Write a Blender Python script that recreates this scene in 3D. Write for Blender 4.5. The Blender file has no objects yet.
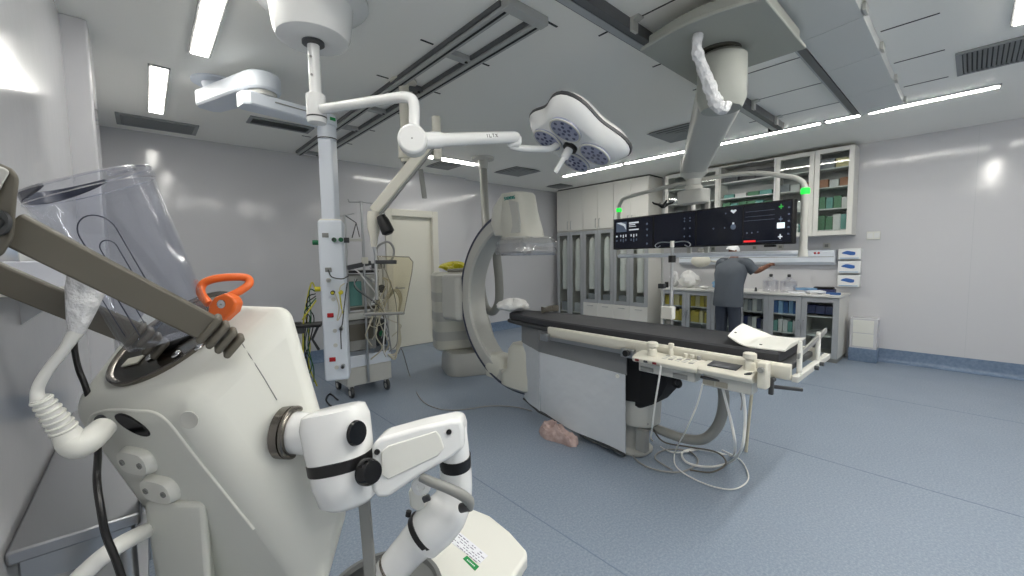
import bpy, bmesh, math, random
from mathutils import Vector, Matrix
V = Vector
random.seed(7)
PI = math.pi
SC = bpy.context.scene
COL = SC.collection

# ---------------------------------------------------------------- camera
CAM_H = 1.5
F_PX = 410.0
YAW, PITCH, ROLL = (math.radians(a) for a in (48.22, 4.2, -0.85))
FWD = V((math.cos(YAW)*math.cos(PITCH), math.sin(YAW)*math.cos(PITCH), -math.sin(PITCH)))
_R0 = V((math.sin(YAW), -math.cos(YAW), 0))
_U0 = _R0.cross(FWD)
RGT = math.cos(ROLL)*_R0 + math.sin(ROLL)*_U0
UPV = -math.sin(ROLL)*_R0 + math.cos(ROLL)*_U0
EYE = V((0, 0, CAM_H))

def ray(px, py):
    return FWD + RGT*((px-512)/F_PX) - UPV*((py-288)/F_PX)
def at(px, py, d):            # point at distance d along the view axis
    return EYE + ray(px, py)*d
def onX(px, py, X):
    r = ray(px, py); return EYE + r*(X/r.x)
def onY(px, py, Y):
    r = ray(px, py); return EYE + r*(Y/r.y)
def onZ(px, py, Z):
    r = ray(px, py); return EYE + r*((Z-CAM_H)/r.z)
def camdir(x, y, z):          # direction given as right, down, away
    return (RGT*x - UPV*y + FWD*z).normalized()

cam_d = bpy.data.cameras.new('camera')
cam = bpy.data.objects.new('camera', cam_d)
COL.objects.link(cam)
cam_d.sensor_fit = 'HORIZONTAL'; cam_d.sensor_width = 36.0
cam_d.lens = 36.0*F_PX/1024
cam_d.clip_start = 0.05
M = Matrix((RGT, UPV, -FWD)).transposed().to_4x4()
M.translation = EYE
cam.matrix_world = M
SC.camera = cam

# ---------------------------------------------------------------- materials
def lin(c):
    c = c/255.0
    return c/12.92 if c <= 0.04045 else ((c+0.055)/1.055)**2.4
def rgb(r, g, b): return (lin(r), lin(g), lin(b), 1.0)

def mat(name, col, rough=0.5, metal=0.0, spec=0.5, emit=None, estr=0.0, trans=0.0, alpha=1.0, coat=0.0, noise=None, bump=None, sheen=0.0):
    m = bpy.data.materials.new(name); m.use_nodes = True
    nt = m.node_tree; b = nt.nodes['Principled BSDF']
    b.inputs['Base Color'].default_value = rgb(*col)
    b.inputs['Roughness'].default_value = rough
    b.inputs['Metallic'].default_value = metal
    b.inputs['Specular IOR Level'].default_value = spec
    b.inputs['Transmission Weight'].default_value = trans
    b.inputs['Alpha'].default_value = alpha
    b.inputs['Coat Weight'].default_value = coat
    b.inputs['Sheen Weight'].default_value = sheen
    if emit:
        b.inputs['Emission Color'].default_value = rgb(*emit)
        b.inputs['Emission Strength'].default_value = estr
    tc = None
    if noise or bump:
        tc = nt.nodes.new('ShaderNodeTexCoord')
    if noise:                 # (scale, colour 2, low, high)
        n = nt.nodes.new('ShaderNodeTexNoise'); n.inputs['Scale'].default_value = noise[0]
        n.inputs['Detail'].default_value = 3
        r = nt.nodes.new('ShaderNodeValToRGB')
        r.color_ramp.elements[0].position = noise[2]; r.color_ramp.elements[0].color = rgb(*noise[1])
        r.color_ramp.elements[1].position = noise[3]; r.color_ramp.elements[1].color = rgb(*col)
        nt.links.new(tc.outputs['Object'], n.inputs['Vector'])
        nt.links.new(n.outputs['Fac'], r.inputs['Fac'])
        nt.links.new(r.outputs['Color'], b.inputs['Base Color'])
    if bump:                  # (scale, strength, distance)
        n = nt.nodes.new('ShaderNodeTexNoise'); n.inputs['Scale'].default_value = bump[0]
        n.inputs['Detail'].default_value = 4
        bp = nt.nodes.new('ShaderNodeBump'); bp.inputs['Strength'].default_value = bump[1]
        bp.inputs['Distance'].default_value = bump[2]
        nt.links.new(tc.outputs['Object'], n.inputs['Vector'])
        nt.links.new(n.outputs['Fac'], bp.inputs['Height'])
        nt.links.new(bp.outputs['Normal'], b.inputs['Normal'])
    return m

def glassy(name, tint, a=0.12, rough=0.05):
    """clear sheet: mostly see-through, with a gloss that grows at grazing angles"""
    m = bpy.data.materials.new(name); m.use_nodes = True
    nt = m.node_tree; nt.nodes.clear()
    out = nt.nodes.new('ShaderNodeOutputMaterial')
    tr = nt.nodes.new('ShaderNodeBsdfTransparent'); tr.inputs['Color'].default_value = rgb(*tint)
    gl = nt.nodes.new('ShaderNodeBsdfGlossy'); gl.inputs['Roughness'].default_value = rough
    gl.inputs['Color'].default_value = (1, 1, 1, 1)
    fr = nt.nodes.new('ShaderNodeLayerWeight'); fr.inputs['Blend'].default_value = .5
    pw = nt.nodes.new('ShaderNodeMath'); pw.operation = 'POWER'; pw.inputs[1].default_value = 4.0
    ad = nt.nodes.new('ShaderNodeMath'); ad.operation = 'MULTIPLY_ADD'; ad.inputs[1].default_value = .7; ad.inputs[2].default_value = a
    mx = nt.nodes.new('ShaderNodeMixShader')
    nt.links.new(fr.outputs['Facing'], pw.inputs[0]); nt.links.new(pw.outputs[0], ad.inputs[0]); nt.links.new(ad.outputs[0], mx.inputs['Fac'])
    nt.links.new(tr.outputs[0], mx.inputs[1]); nt.links.new(gl.outputs[0], mx.inputs[2])
    nt.links.new(mx.outputs[0], out.inputs['Surface'])
    return m

MT = {}
def add(name, *a, **k): MT[name] = mat(name, *a, **k)
add('white_plastic', (226, 226, 219), .34)
add('robot_white', (212, 213, 206), .36)
add('white_gloss', (232, 233, 232), .2)
add('pale_blue_paint', (222, 228, 236), .35)
add('cream_paint', (216, 213, 200), .4)
add('light_grey_plastic', (196, 196, 190), .42)
add('grey_plastic', (140, 141, 138), .45)
add('mid_grey', (118, 120, 120), .45)
add('taupe', (96, 92, 82), .5)
add('taupe_light', (150, 146, 134), .45)
add('dark_grey', (62, 64, 66), .45)
add('black', (18, 18, 20), .4)
add('black_gloss', (8, 9, 12), .15)
add('black_fabric', (20, 21, 24), .85)
add('chrome', (200, 200, 200), .16, 1.0)
add('dark_chrome', (125, 120, 114), .25, 1.0)
add('steel', (180, 182, 184), .3, 1.0)
add('brushed_steel', (178, 180, 184), .36, 1.0, bump=(40, .12, .002))
add('aluminium', (176, 179, 182), .4, .35)
add('orange', (224, 104, 40), .35)
add('orange_light', (240, 150, 96), .35)
add('green_lamp', (30, 200, 60), .3, emit=(30, 230, 70), estr=.8)
add('red', (170, 28, 34), .4)
add('green', (30, 110, 70), .5)
add('yellow', (206, 196, 40), .5)
add('blue_logo', (52, 98, 170), .5)
add('mattress', (52, 53, 57), .62, bump=(7, .18, .02))
add('mattress_edge', (40, 41, 45), .6)
add('cloth_white', (228, 228, 226), .85, bump=(14, .5, .03))
add('cloth_pink', (200, 178, 172), .95, noise=(18, (172, 148, 142), .35, .65), bump=(30, .6, .02))
add('bag_plastic', (225, 226, 228), .25, spec=.7, bump=(26, .8, .03))
add('skin', (120, 78, 58), .55)
add('scrubs', (88, 94, 102), .9, bump=(16, .3, .02))
add('trousers', (62, 68, 80), .9, bump=(16, .3, .02))
add('cap', (226, 226, 228), .8)
add('cable_white', (226, 226, 222), .4)
add('cable_grey', (150, 150, 148), .45)
add('cable_beige', (196, 190, 170), .45)
add('cable_black', (16, 16, 18), .4)
add('cable_yellow', (196, 190, 60), .45)
add('cable_green', (34, 88, 52), .45)
add('hose_grey', (150, 150, 144), .5)
add('carm_paint', (208, 207, 196), .35)
add('carm_grey', (188, 188, 182), .4)
add('carm_inner', (214, 210, 192), .35)
add('carm_strip', (56, 62, 82), .3)
add('shield_grey', (128, 129, 130), .5)
add('shield_white', (204, 208, 212), .42, bump=(1.6, .35, .12))
add('cabinet_white', (222, 221, 215), .32)
add('cabinet_side', (214, 213, 207), .4)
add('cabinet_inside', (176, 178, 178), .6)
add('cabinet_dark', (84, 86, 88), .7)
add('shelf_white', (205, 208, 206), .4)
add('worktop', (222, 222, 218), .3)
add('door_leaf', (226, 224, 212), .4)
add('door_frame', (216, 214, 204), .4)
add('touch_dark', (62, 65, 72), .35)
add('dark_red', (110, 30, 34), .45)
add('screen', (10, 12, 20), .12, emit=(12, 16, 30), estr=.35)
add('screen_mark', (210, 214, 220), .3, emit=(200, 206, 214), estr=.35)
add('screen_dim', (70, 78, 92), .3, emit=(70, 80, 96), estr=.5)
add('screen_green', (40, 150, 60), .3, emit=(40, 160, 60), estr=.4)
add('screen_red', (210, 40, 40), .3, emit=(220, 40, 40), estr=.6)
add('screen_white', (230, 240, 245), .3, emit=(220, 235, 240), estr=.55)
add('led_lens', (150, 156, 182), .12, spec=.8)
add('led_dot', (66, 72, 104), .1, spec=.9)
add('box_yellow', (190, 172, 66), .6)
add('box_cream', (206, 196, 150), .6)
add('box_white', (205, 207, 206), .6)
add('box_grey', (136, 140, 146), .6)
add('box_blue', (48, 92, 150), .55)
add('box_pale_blue', (120, 160, 196), .55)
add('box_navy', (44, 52, 92), .6)
add('box_teal', (96, 150, 142), .55)
add('box_green', (78, 124, 94), .55)
add('box_orange', (158, 112, 84), .6)
add('rail_grey', (176, 178, 176), .45, .1)
add('rail_dark', (92, 94, 96), .45, .1)
add('ceiling_panel', (206, 208, 206), .5)
add('carriage', (158, 161, 154), .45)
add('vent_grey', (142, 145, 145), .5)
add('vent_dark', (40, 43, 46), .6)
add('slot_black', (24, 26, 28), .7)
add('light_emit', (255, 253, 246), .4, emit=(255, 252, 244), estr=30.0)
add('light_soft', (255, 253, 246), .4, emit=(255, 252, 244), estr=15.0)
add('light_frame', (150, 151, 150), .4)
add('paper', (232, 234, 240), .7)
add('print_grey', (110, 108, 130), .7)
add('tag_green', (30, 140, 76), .6)
add('logo_teal', (60, 140, 132), .5)
add('bag_yellow', (200, 192, 30), .35, bump=(24, .7, .03))
add('rim_grey', (66, 70, 84), .18, spec=.7)
MT['glass'] = glassy('glass', (247, 249, 248), .03, .03)
MT['clear_plastic'] = glassy('clear_plastic', (247, 248, 251), .035, .07)
MT['clear_wrap'] = glassy('clear_wrap', (240, 240, 244), .28, .22)
MT['tinted_glass'] = glassy('tinted_glass', (249, 246, 236), .02, .05)

# ---------------------------------------------------------------- mesh builder
class MB:
    def __init__(s):
        s.v = []; s.f = []; s.mi = []; s.m = 0
    def use(s, i): s.m = i; return s
    def _face(s, ids): s.f.append(tuple(ids)); s.mi.append(s.m)
    def vert(s, p): s.v.append(V(p)); return len(s.v)-1
    def hexa(s, c):            # 8 corners: 4 of one end in order, 4 of the other
        i = [s.vert(p) for p in c]
        for q in ((0, 3, 2, 1), (4, 5, 6, 7), (0, 1, 5, 4), (1, 2, 6, 5), (2, 3, 7, 6), (3, 0, 4, 7)):
            s._face([i[k] for k in q])
        return s
    def box(s, x0, x1, y0, y1, z0, z1):
        return s.hexa([(x0, y0, z0), (x1, y0, z0), (x1, y1, z0), (x0, y1, z0), (x0, y0, z1), (x1, y0, z1), (x1, y1, z1), (x0, y1, z1)])
    def obox(s, c, ax, ay, az, hx, hy, hz):
        c = V(c); ax = V(ax).normalized()*hx; ay = V(ay).normalized()*hy; az = V(az).normalized()*hz
        return s.hexa([c-ax-ay-az, c+ax-ay-az, c+ax+ay-az, c-ax+ay-az, c-ax-ay+az, c+ax-ay+az, c+ax+ay+az, c-ax+ay+az])
    def bar(s, p0, p1, w, h, up=(0, 0, 1)):   # box from p0 to p1, w across, h along up
        p0 = V(p0); p1 = V(p1); d = p1-p0; L = d.length; d.normalize()
        u = V(up); sd = d.cross(u)
        if sd.length < 1e-4: sd = d.cross(V((1, 0, 0)))
        sd.normalize(); u = sd.cross(d)
        return s.obox((p0+p1)/2, d, sd, u, L/2, w/2, h/2)
    def loft(s, rings, caps=True, closed=True):
        n = len(rings[0]); ids = [[s.vert(p) for p in r] for r in rings]
        for a, b in zip(ids, ids[1:]):
            for k in range(n if closed else n-1):
                s._face((a[k], a[(k+1) % n], b[(k+1) % n], b[k]))
        if caps and closed:
            s._face(list(reversed(ids[0]))); s._face(ids[-1])
        return s
    def tube(s, pts, r, n=10, caps=True, smooth=0):
        pts = [V(p) for p in pts]
        if smooth: pts, r = spline(pts, smooth, r)
        rr = r if isinstance(r, (list, tuple)) else [r]*len(pts)
        t0 = (pts[1]-pts[0]).normalized()
        a = V((0, 0, 1)) if abs(t0.z) < .9 else V((1, 0, 0))
        u = t0.cross(a).normalized(); rings = []
        for i, p in enumerate(pts):
            t = (pts[min(i+1, len(pts)-1)]-pts[max(i-1, 0)])
            if t.length < 1e-9: t = t0
            t.normalize()
            u = (u-t*u.dot(t))
            if u.length < 1e-6: u = t.cross(V((0, 1, 0)))
            u.normalize(); w = t.cross(u)
            rings.append([p+(u*math.cos(2*PI*k/n)+w*math.sin(2*PI*k/n))*rr[i] for k in range(n)])
        return s.loft(rings, caps)
    def cyl(s, p0, p1, r0, r1=None, n=20):
        return s.tube([p0, p1], [r0, r0 if r1 is None else r1], n)
    def lathe(s, prof, c, axis=(0, 0, 1), n=32):
        c = V(c); a = V(axis).normalized()
        u = a.cross(V((1, 0, 0)) if abs(a.x) < .9 else V((0, 1, 0))).normalized(); w = a.cross(u)
        rings = [[c+a*z+(u*math.cos(2*PI*k/n)+w*math.sin(2*PI*k/n))*max(r, 1e-4) for k in range(n)] for r, z in prof]
        return s.loft(rings, True)
    def torus(s, c, axis, R, r, n=36, m=10, a0=0, a1=2*PI, u=None):
        c = V(c); a = V(axis).normalized()
        u = V(u).normalized() if u is not None else a.cross(V((1, 0, 0)) if abs(a.x) < .9 else V((0, 1, 0))).normalized()
        w = a.cross(u)
        full = abs(a1-a0-2*PI) < 1e-6
        cnt = n if full else n+1
        rings = []
        for i in range(cnt):
            t = a0+(a1-a0)*i/n; d = u*math.cos(t)+w*math.sin(t)
            rings.append([c+d*(R+r*math.cos(2*PI*k/m))+a*(r*math.sin(2*PI*k/m)) for k in range(m)])
        if full:
            rings.append(rings[0]); return s.loft(rings, False)
        return s.loft(rings, True)
    def sphere(s, c, r, n=16, m=10, axes=None):
        c = V(c); r = r if isinstance(r, (list, tuple)) else (r, r, r)
        X, Y, Z = axes or (V((1, 0, 0)), V((0, 1, 0)), V((0, 0, 1)))
        rings = []
        for j in range(m+1):
            t = -PI/2+PI*j/m; cr = max(math.cos(t), 1e-3)
            rings.append([c+X*(r[0]*cr*math.cos(2*PI*k/n))+Y*(r[1]*cr*math.sin(2*PI*k/n))+Z*(r[2]*math.sin(t)) for k in range(n)])
        return s.loft(rings, True)
    def prism(s, poly, off):
        off = V(off); poly = [V(p) for p in poly]
        return s.loft([poly, [p+off for p in poly]], True)
    def quad(s, a, b, c, d):
        s._face([s.vert(p) for p in (a, b, c, d)]); return s
    def grid(s, fn, nu, nv, thick=None):
        ids = [[s.vert(fn(i/nu, j/nv)) for j in range(nv+1)] for i in range(nu+1)]
        for i in range(nu):
            for j in range(nv):
                s._face((ids[i][j], ids[i+1][j], ids[i+1][j+1], ids[i][j+1]))
        return s

def spline(pts, sub, r=None):
    """Catmull-Rom through pts; radii follow"""
    P = [pts[0]*2-pts[1]]+list(pts)+[pts[-1]*2-pts[-2]]
    rl = list(r) if isinstance(r, (list, tuple)) else None
    out = []; ro = []
    for i in range(1, len(P)-2):
        for k in range(sub):
            t = k/sub
            p0, p1, p2, p3 = P[i-1:i+3]
            out.append(.5*((2*p1)+(-p0+p2)*t+(2*p0-5*p1+4*p2-p3)*t*t+(-p0+3*p1-3*p2+p3)*t**3))
            if rl: ro.append(rl[i-1]*(1-t)+rl[i]*t)
    out.append(pts[-1])
    if rl: ro.append(rl[-1])
    return out, (ro if rl else r)

WORLD = {}                     # world matrix of every object made here
def build(mb, name, mats, parent=None, bevel=0, seg=2, ang=35, sub=0, solid=0, wbev=False):
    if isinstance(mats, str): mats = [mats]
    pts = mb.v
    if parent is None:
        lo = V((min(p.x for p in pts), min(p.y for p in pts), min(p.z for p in pts)))
        hi = V((max(p.x for p in pts), max(p.y for p in pts), max(p.z for p in pts)))
        W = Matrix.Translation(V(((lo.x+hi.x)/2, (lo.y+hi.y)/2, lo.z)))
    else:
        W = WORLD[parent.name]
    iw = W.inverted()
    me = bpy.data.meshes.new(name)
    me.from_pydata([iw @ p for p in pts], [], mb.f)
    for mname in mats: me.materials.append(MT[mname])
    me.polygons.foreach_set('material_index', mb.mi)
    bm = bmesh.new(); bm.from_mesh(me)
    bmesh.ops.recalc_face_normals(bm, faces=bm.faces)
    bm.to_mesh(me); bm.free()
    me.polygons.foreach_set('use_smooth', [True]*len(me.polygons))
    me.set_sharp_from_angle(angle=math.radians(ang))
    o = bpy.data.objects.new(name, me); COL.objects.link(o)
    if parent is None: o.matrix_world = W
    else: o.parent = parent
    WORLD[o.name] = W
    if solid:
        md = o.modifiers.new('thickness', 'SOLIDIFY'); md.thickness = solid; md.offset = 0
    if bevel:
        md = o.modifiers.new('round', 'BEVEL'); md.width = bevel; md.segments = seg; md.limit_method = 'ANGLE'
        md.angle_limit = math.radians(30); md.harden_normals = False
    if sub:
        md = o.modifiers.new('smooth', 'SUBSURF'); md.levels = sub; md.render_levels = sub
    return o

def tag(o, label=None, cat=None, group=None, kind=None):
    if label: o['label'] = label
    if cat: o['category'] = cat
    if group: o['group'] = group
    if kind: o['kind'] = kind
    return o
def thing(name, label, cat, loc, group=None, rz=0):
    o = bpy.data.objects.new(name, None); COL.objects.link(o)
    o.empty_display_size = .1
    W = Matrix.Translation(V(loc)) @ Matrix.Rotation(rz, 4, 'Z')
    o.matrix_world = W; WORLD[o.name] = W
    return tag(o, label, cat, group)
def solo(mb, name, mats, label, cat, group=None, **k):
    return tag(build(mb, name, mats, None, **k), label, cat, group)
def struct(mb, name, mats, **k):
    return tag(build(mb, name, mats, None, **k), kind='structure')
def kids(o): return [c for c in COL.objects if c.parent == o]
def copy_tree(o, move=(0, 0, 0), label=None, parent=None, group=None):
    c = o.copy(); COL.objects.link(c)
    if parent: c.parent = parent
    else:
        c.location = V(o.location)+V(move)
        WORLD[c.name] = Matrix.Translation(V(move)) @ WORLD[o.name]
    if label: c['label'] = label
    if group: c['group'] = group
    for ch in [x for x in COL.objects if x.parent == o]: copy_tree(ch, parent=c)
    return c

# block letters as strokes on a plane, for the little writing in the room
GLYPH = {'S': [(1, 1, 0, 1), (0, 1, 0, .5), (0, .5, 1, .5), (1, .5, 1, 0), (1, 0, 0, 0)], 'I': [(.5, 0, .5, 1)],
 'E': [(0, 0, 0, 1), (0, 1, 1, 1), (0, .5, .8, .5), (0, 0, 1, 0)], 'M': [(0, 0, 0, 1), (0, 1, .5, .4), (.5, .4, 1, 1), (1, 1, 1, 0)],
 'N': [(0, 0, 0, 1), (0, 1, 1, 0), (1, 0, 1, 1)], 'D': [(0, 0, 0, 1), (0, 1, .7, 1), (.7, 1, 1, .6), (1, .6, 1, .4), (1, .4, .7, 0), (.7, 0, 0, 0)],
 'R': [(0, 0, 0, 1), (0, 1, 1, 1), (1, 1, 1, .5), (1, .5, 0, .5), (.4, .5, 1, 0)], 'A': [(0, 0, .5, 1), (.5, 1, 1, 0), (.2, .4, .8, .4)],
 'X': [(0, 0, 1, 1), (0, 1, 1, 0)], 'L': [(0, 1, 0, 0), (0, 0, 1, 0)], 'U': [(0, 1, 0, 0), (0, 0, 1, 0), (1, 0, 1, 1)], 'T': [(0, 1, 1, 1), (.5, 1, .5, 0)]}
def lettering(mb, text, o, ux, uy, h, w=None, t=None, lift=None):
    """strokes of text, starting at point o, along ux, height along uy"""
    ux = V(ux).normalized(); uy = V(uy).normalized(); n = ux.cross(uy)
    w = w or h*.6; t = t or h*.16; x = 0; lift = lift or h*.1
    for ch in text:
        for (x0, y0, x1, y1) in GLYPH.get(ch, []):
            a = V(o)+ux*(x+x0*w)+uy*(y0*h); b = V(o)+ux*(x+x1*w)+uy*(y1*h)
            mb.bar(a, b, t, lift, n)
        x += w*1.5
    return mb
# ================================================================ the setting
XL, XR, YF, YB, YB2, H = -0.29, 7.52, -2.6, 6.38, 6.5, 3.0

def floor_material():
    m = mat('vinyl_floor', (132, 148, 168), .34, spec=.4)
    nt = m.node_tree; b = nt.nodes['Principled BSDF']
    tc = nt.nodes.new('ShaderNodeTexCoord')
    n1 = nt.nodes.new('ShaderNodeTexNoise'); n1.inputs['Scale'].default_value = 80; n1.inputs['Detail'].default_value = 5
    n1.inputs['Roughness'].default_value = .75
    r1 = nt.nodes.new('ShaderNodeValToRGB')
    e = r1.color_ramp.elements
    e[0].position = .36; e[0].color = rgb(122, 137, 153); e[1].position = .64; e[1].color = rgb(152, 163, 176)
    x = r1.color_ramp.elements.new(.5); x.color = rgb(136, 148, 164)
    nt.links.new(tc.outputs['Object'], n1.inputs['Vector']); nt.links.new(n1.outputs['Fac'], r1.inputs['Fac'])
    nt.links.new(r1.outputs['Color'], b.inputs['Base Color'])
    n2 = nt.nodes.new('ShaderNodeTexNoise'); n2.inputs['Scale'].default_value = 3
    mr = nt.nodes.new('ShaderNodeMapRange'); mr.inputs['To Min'].default_value = .34; mr.inputs['To Max'].default_value = .5
    nt.links.new(tc.outputs['Object'], n2.inputs['Vector']); nt.links.new(n2.outputs['Fac'], mr.inputs['Value'])
    nt.links.new(mr.outputs[0], b.inputs['Roughness'])
    return m
MT['floor'] = floor_material()
add('seam', (112, 128, 148), .5)
add('base_blue', (122, 140, 164), .42, noise=(34, (104, 124, 150), .35, .65))
add('wall_paint', (205, 205, 208), .11, spec=.45, bump=(3.0, .06, .02))
add('ceiling_paint', (246, 245, 239), .55)
add('wall_joint', (188, 190, 193), .4)

m = MB().box(XL-.1, XR+.1, YF-.1, YB2+.2, -.1, 0)
struct(m, 'floor', 'floor')
m = MB()
for x0 in (1.60, 3.6, 5.6): m.box(x0, x0+.006, YF, YB-.03, .0003, .0012)
struct(m, 'trim_1', 'seam')
m = MB().box(XL-.1, XR+.1, YF-.1, YB2+.2, H, H+.1)
struct(m, 'ceiling', 'ceiling_paint')
m = MB().box(XR, XR+.1, YF-.1, YB2+.2, 0, H)
struct(m, 'wall_right', 'wall_paint')
m = MB()
D0, D1, DZ = 3.02, 3.86, 2.26
m.prism([(XL-.1, YB, 0), (D0, YB, 0), (D0, YB, DZ), (D1, YB, DZ), (D1, YB, 0), (4.56, YB, 0), (4.56, YB, H), (XL-.1, YB, H)], (0, .12, 0))
m.box(4.56, XR, YB2, YB2+.12, 0, H)
struct(m, 'wall_back', 'wall_paint')
m = MB().box(XL-.1, XL, YF-.1, 3.69, 0, H).box(XL-.1, -.175, 3.69, 4.05, 0, H).box(XL-.1, XL, 4.05, YB, 0, H)
struct(m, 'wall_left', 'wall_paint', bevel=.012, seg=3)
m = MB().box(XL, XR, YF-.1, YF, 0, H)
struct(m, 'wall_front', 'wall_paint')

def cove(x0, y0, x1, y1, nx, ny, h=.18):
    """vinyl skirting that curves out onto the floor; n points into the room"""
    prof = [(0, 0), (.055, 0), (.055, .004), (.03, .012), (.014, .03), (.008, .06), (.006, h), (0, h)]
    mb = MB()
    mb.loft([[V((x0+nx*a, y0+ny*a, z+.0005)) for a, z in prof], [V((x1+nx*a, y1+ny*a, z+.0005)) for a, z in prof]])
    return mb
struct(cove(XR, YF, XR, 1.10, -1, 0), 'baseboard_right', 'base_blue')
struct(cove(XL, YB, D0-.07, YB, 0, -1), 'baseboard_back', 'base_blue')
struct(cove(D1+.07, YB, 4.56, YB, 0, -1), 'baseboard_back', 'base_blue')
struct(cove(4.56, YB2, XR, YB2, 0, -1), 'baseboard_back', 'base_blue')
struct(cove(XL, YF, XL, 3.69, 1, 0), 'baseboard_left', 'base_blue')

# flush cream door in a wide painted frame
root = thing('door_1', None, None, ((D0+D1)/2, YB+.07, 0)); tag(root, kind='structure')
m = MB().box(D0+.04, D1-.04, YB+.05, YB+.09, .006, DZ-.04)
build(m, 'leaf', 'door_leaf', root, bevel=.004)
m = MB()
for a, b in ((D0-.075, D0+.04), (D1-.04, D1+.075)): m.box(a, b, YB-.03, YB+.1, 0, DZ+.075)
m.box(D0+.04, D1-.04, YB-.03, YB+.1, DZ-.04, DZ+.075)
build(m, 'frame', 'door_frame', root, bevel=.006)
m = MB().cyl((D0+.12, YB+.05, 1.02), (D0+.12, YB-.01, 1.02), .012).bar((D0+.12, YB-.01, 1.02), (D0+.24, YB-.01, 1.02), .02, .02)
m.cyl((D0+.12, YB+.05, 1.02), (D0+.12, YB+.043, 1.02), .028)
build(m, 'handle', 'steel', root, bevel=.003)

# vertical joints of the wall sheets
m = MB()
for y in (-1.3, .0,): m.box(XR-.0012, XR+.001, y-.002, y+.002, .19, H)
struct(m, 'trim_2', 'wall_joint')

# low boxed-in duct by the end of the counter, same wall finish
m = MB().box(7.30, XR, .80, 1.09, 0, .60)
struct(m, 'trim_3', 'wall_paint', bevel=.006)
m = MB().box(7.294, 7.30, .835, 1.055, .40, .575).box(7.294, 7.30, .835, 1.055, .21, .39)
struct(m, 'trim_4', 'white_plastic', bevel=.003)
m = MB().box(7.292, 7.30, .795, 1.095, .0005, .185).box(7.30, XR-.06, .792, .80, .0005, .185)
struct(m, 'baseboard_right', 'base_blue')

# ---------------------------------------------------------------- ceiling lights
def strip_light(x0, x1, y0, y1, label, lamp='light_emit'):
    t = thing('ceiling_light', label, 'ceiling light', ((x0+x1)/2, (y0+y1)/2, H-.012), 'recessed linear ceiling lights')
    fr = MB(); w = .016; z0 = H-.012
    fr.box(x0-w, x0, y0-w, y1+w, z0, H).box(x1, x1+w, y0-w, y1+w, z0, H).box(x0, x1, y0-w, y0, z0, H).box(x0, x1, y1, y1+w, z0, H)
    build(fr, 'frame', 'light_frame', t)
    build(MB().box(x0, x1, y0, y1, H-.017, H), 'diffuser', lamp, t)
    return t
strip_light(.125, .225, 4.21, 5.45, 'short bright ceiling strip nearest the back left corner, above the flat grey grille', 'light_soft')
strip_light(.335, .435, 2.45, 3.76, 'bright ceiling strip running out of view beside the round lamp canopy', 'light_soft')
strip_light(5.85, 5.915, 3.87, 5.10, 'ceiling strip above the tall white cabinets, end of the long row')
strip_light(5.85, 5.915, 2.46, 3.79, 'ceiling strip of the long row passing behind the monitor arm')
strip_light(5.85, 5.915, 1.23, 2.40, 'ceiling strip of the long row just right of the monitor arm')
strip_light(5.85, 5.915, .88, 1.17, 'very short ceiling strip of the long row, at the end of the grey rails')
strip_light(5.85, 5.915, -.10, .80, 'bright ceiling strip at the bare wall end of the long row')
strip_light(2.9, 4.04, 5.26, 5.40, 'ceiling strip near the cream door, seen past the diagonal shield arm', 'light_soft')
strip_light(3.15, 4.39, -.26, -.12, 'ceiling strip cut off at the upper right corner beside the wide slotted grille')
strip_light(1.75, 3.05, -.26, -.12, 'ceiling strip overhead, outside the view to the right')
strip_light(.335, .435, -.95, .30, 'unseen ceiling strip added overhead just behind the camera to brighten the robot cart', 'light_soft')  # added out of view to lift the dim front of the robot cart
strip_light(.335, .435, .75, 2.0, 'unseen ceiling strip added overhead along the left wall as extra light', 'light_soft')  # extra unseen strip, put in to light the cart from above
strip_light(.6, 1.6, -.26, -.12, 'unseen ceiling strip added overhead to the right as extra light')  # unseen strip added beside the camera to brighten the near end
strip_light(5.85, 5.915, -1.7, -.3, 'ceiling strip beyond the right edge of the view')
strip_light(2.0, 3.2, -1.9, -1.76, 'ceiling strip at the unseen front of the room')

# ---------------------------------------------------------------- air grilles
def square_diffuser(cx, cy, s, label):
    t = thing('air_vent', label, 'air vent', (cx, cy, H-.02), 'square ceiling air diffusers')
    build(MB().box(cx-s/2+.02, cx+s/2-.02, cy-s/2+.02, cy+s/2-.02, H-.003, H), 'dark_opening', 'vent_dark', t)
    for k, a in enumerate((s/2, s/2*.72, s/2*.46, s/2*.22)):
        b = a-.075*s/.6; fr = MB()
        zo, zi = H-.016, H-.004
        o = [(cx-a, cy-a), (cx+a, cy-a), (cx+a, cy+a), (cx-a, cy+a)]
        i = [(cx-b, cy-b), (cx+b, cy-b), (cx+b, cy+b), (cx-b, cy+b)]
        for j in range(4):
            p, q = o[j], o[(j+1) % 4]; r, u = i[(j+1) % 4], i[j]
            fr.hexa([(*p, zo), (*q, zo), (*r, zi-.006), (*u, zi-.006), (*p, zo+.003), (*q, zo+.003), (*r, zi-.003), (*u, zi-.003)])
        build(fr, 'louvre', 'vent_grey', t)
square_diffuser(4.98, 2.42, .60, 'square ceiling air diffuser half hidden by the monitor arm')
square_diffuser(4.92, 5.32, .58, 'square ceiling air diffuser beside the hose mast, under the surgical lamp')
square_diffuser(3.68, 5.72, .42, 'square ceiling air diffuser nearest the cream door, beside the light strip')
square_diffuser(6.62, 5.85, .42, 'square ceiling air diffuser in the corner by the tall cabinets')

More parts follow.
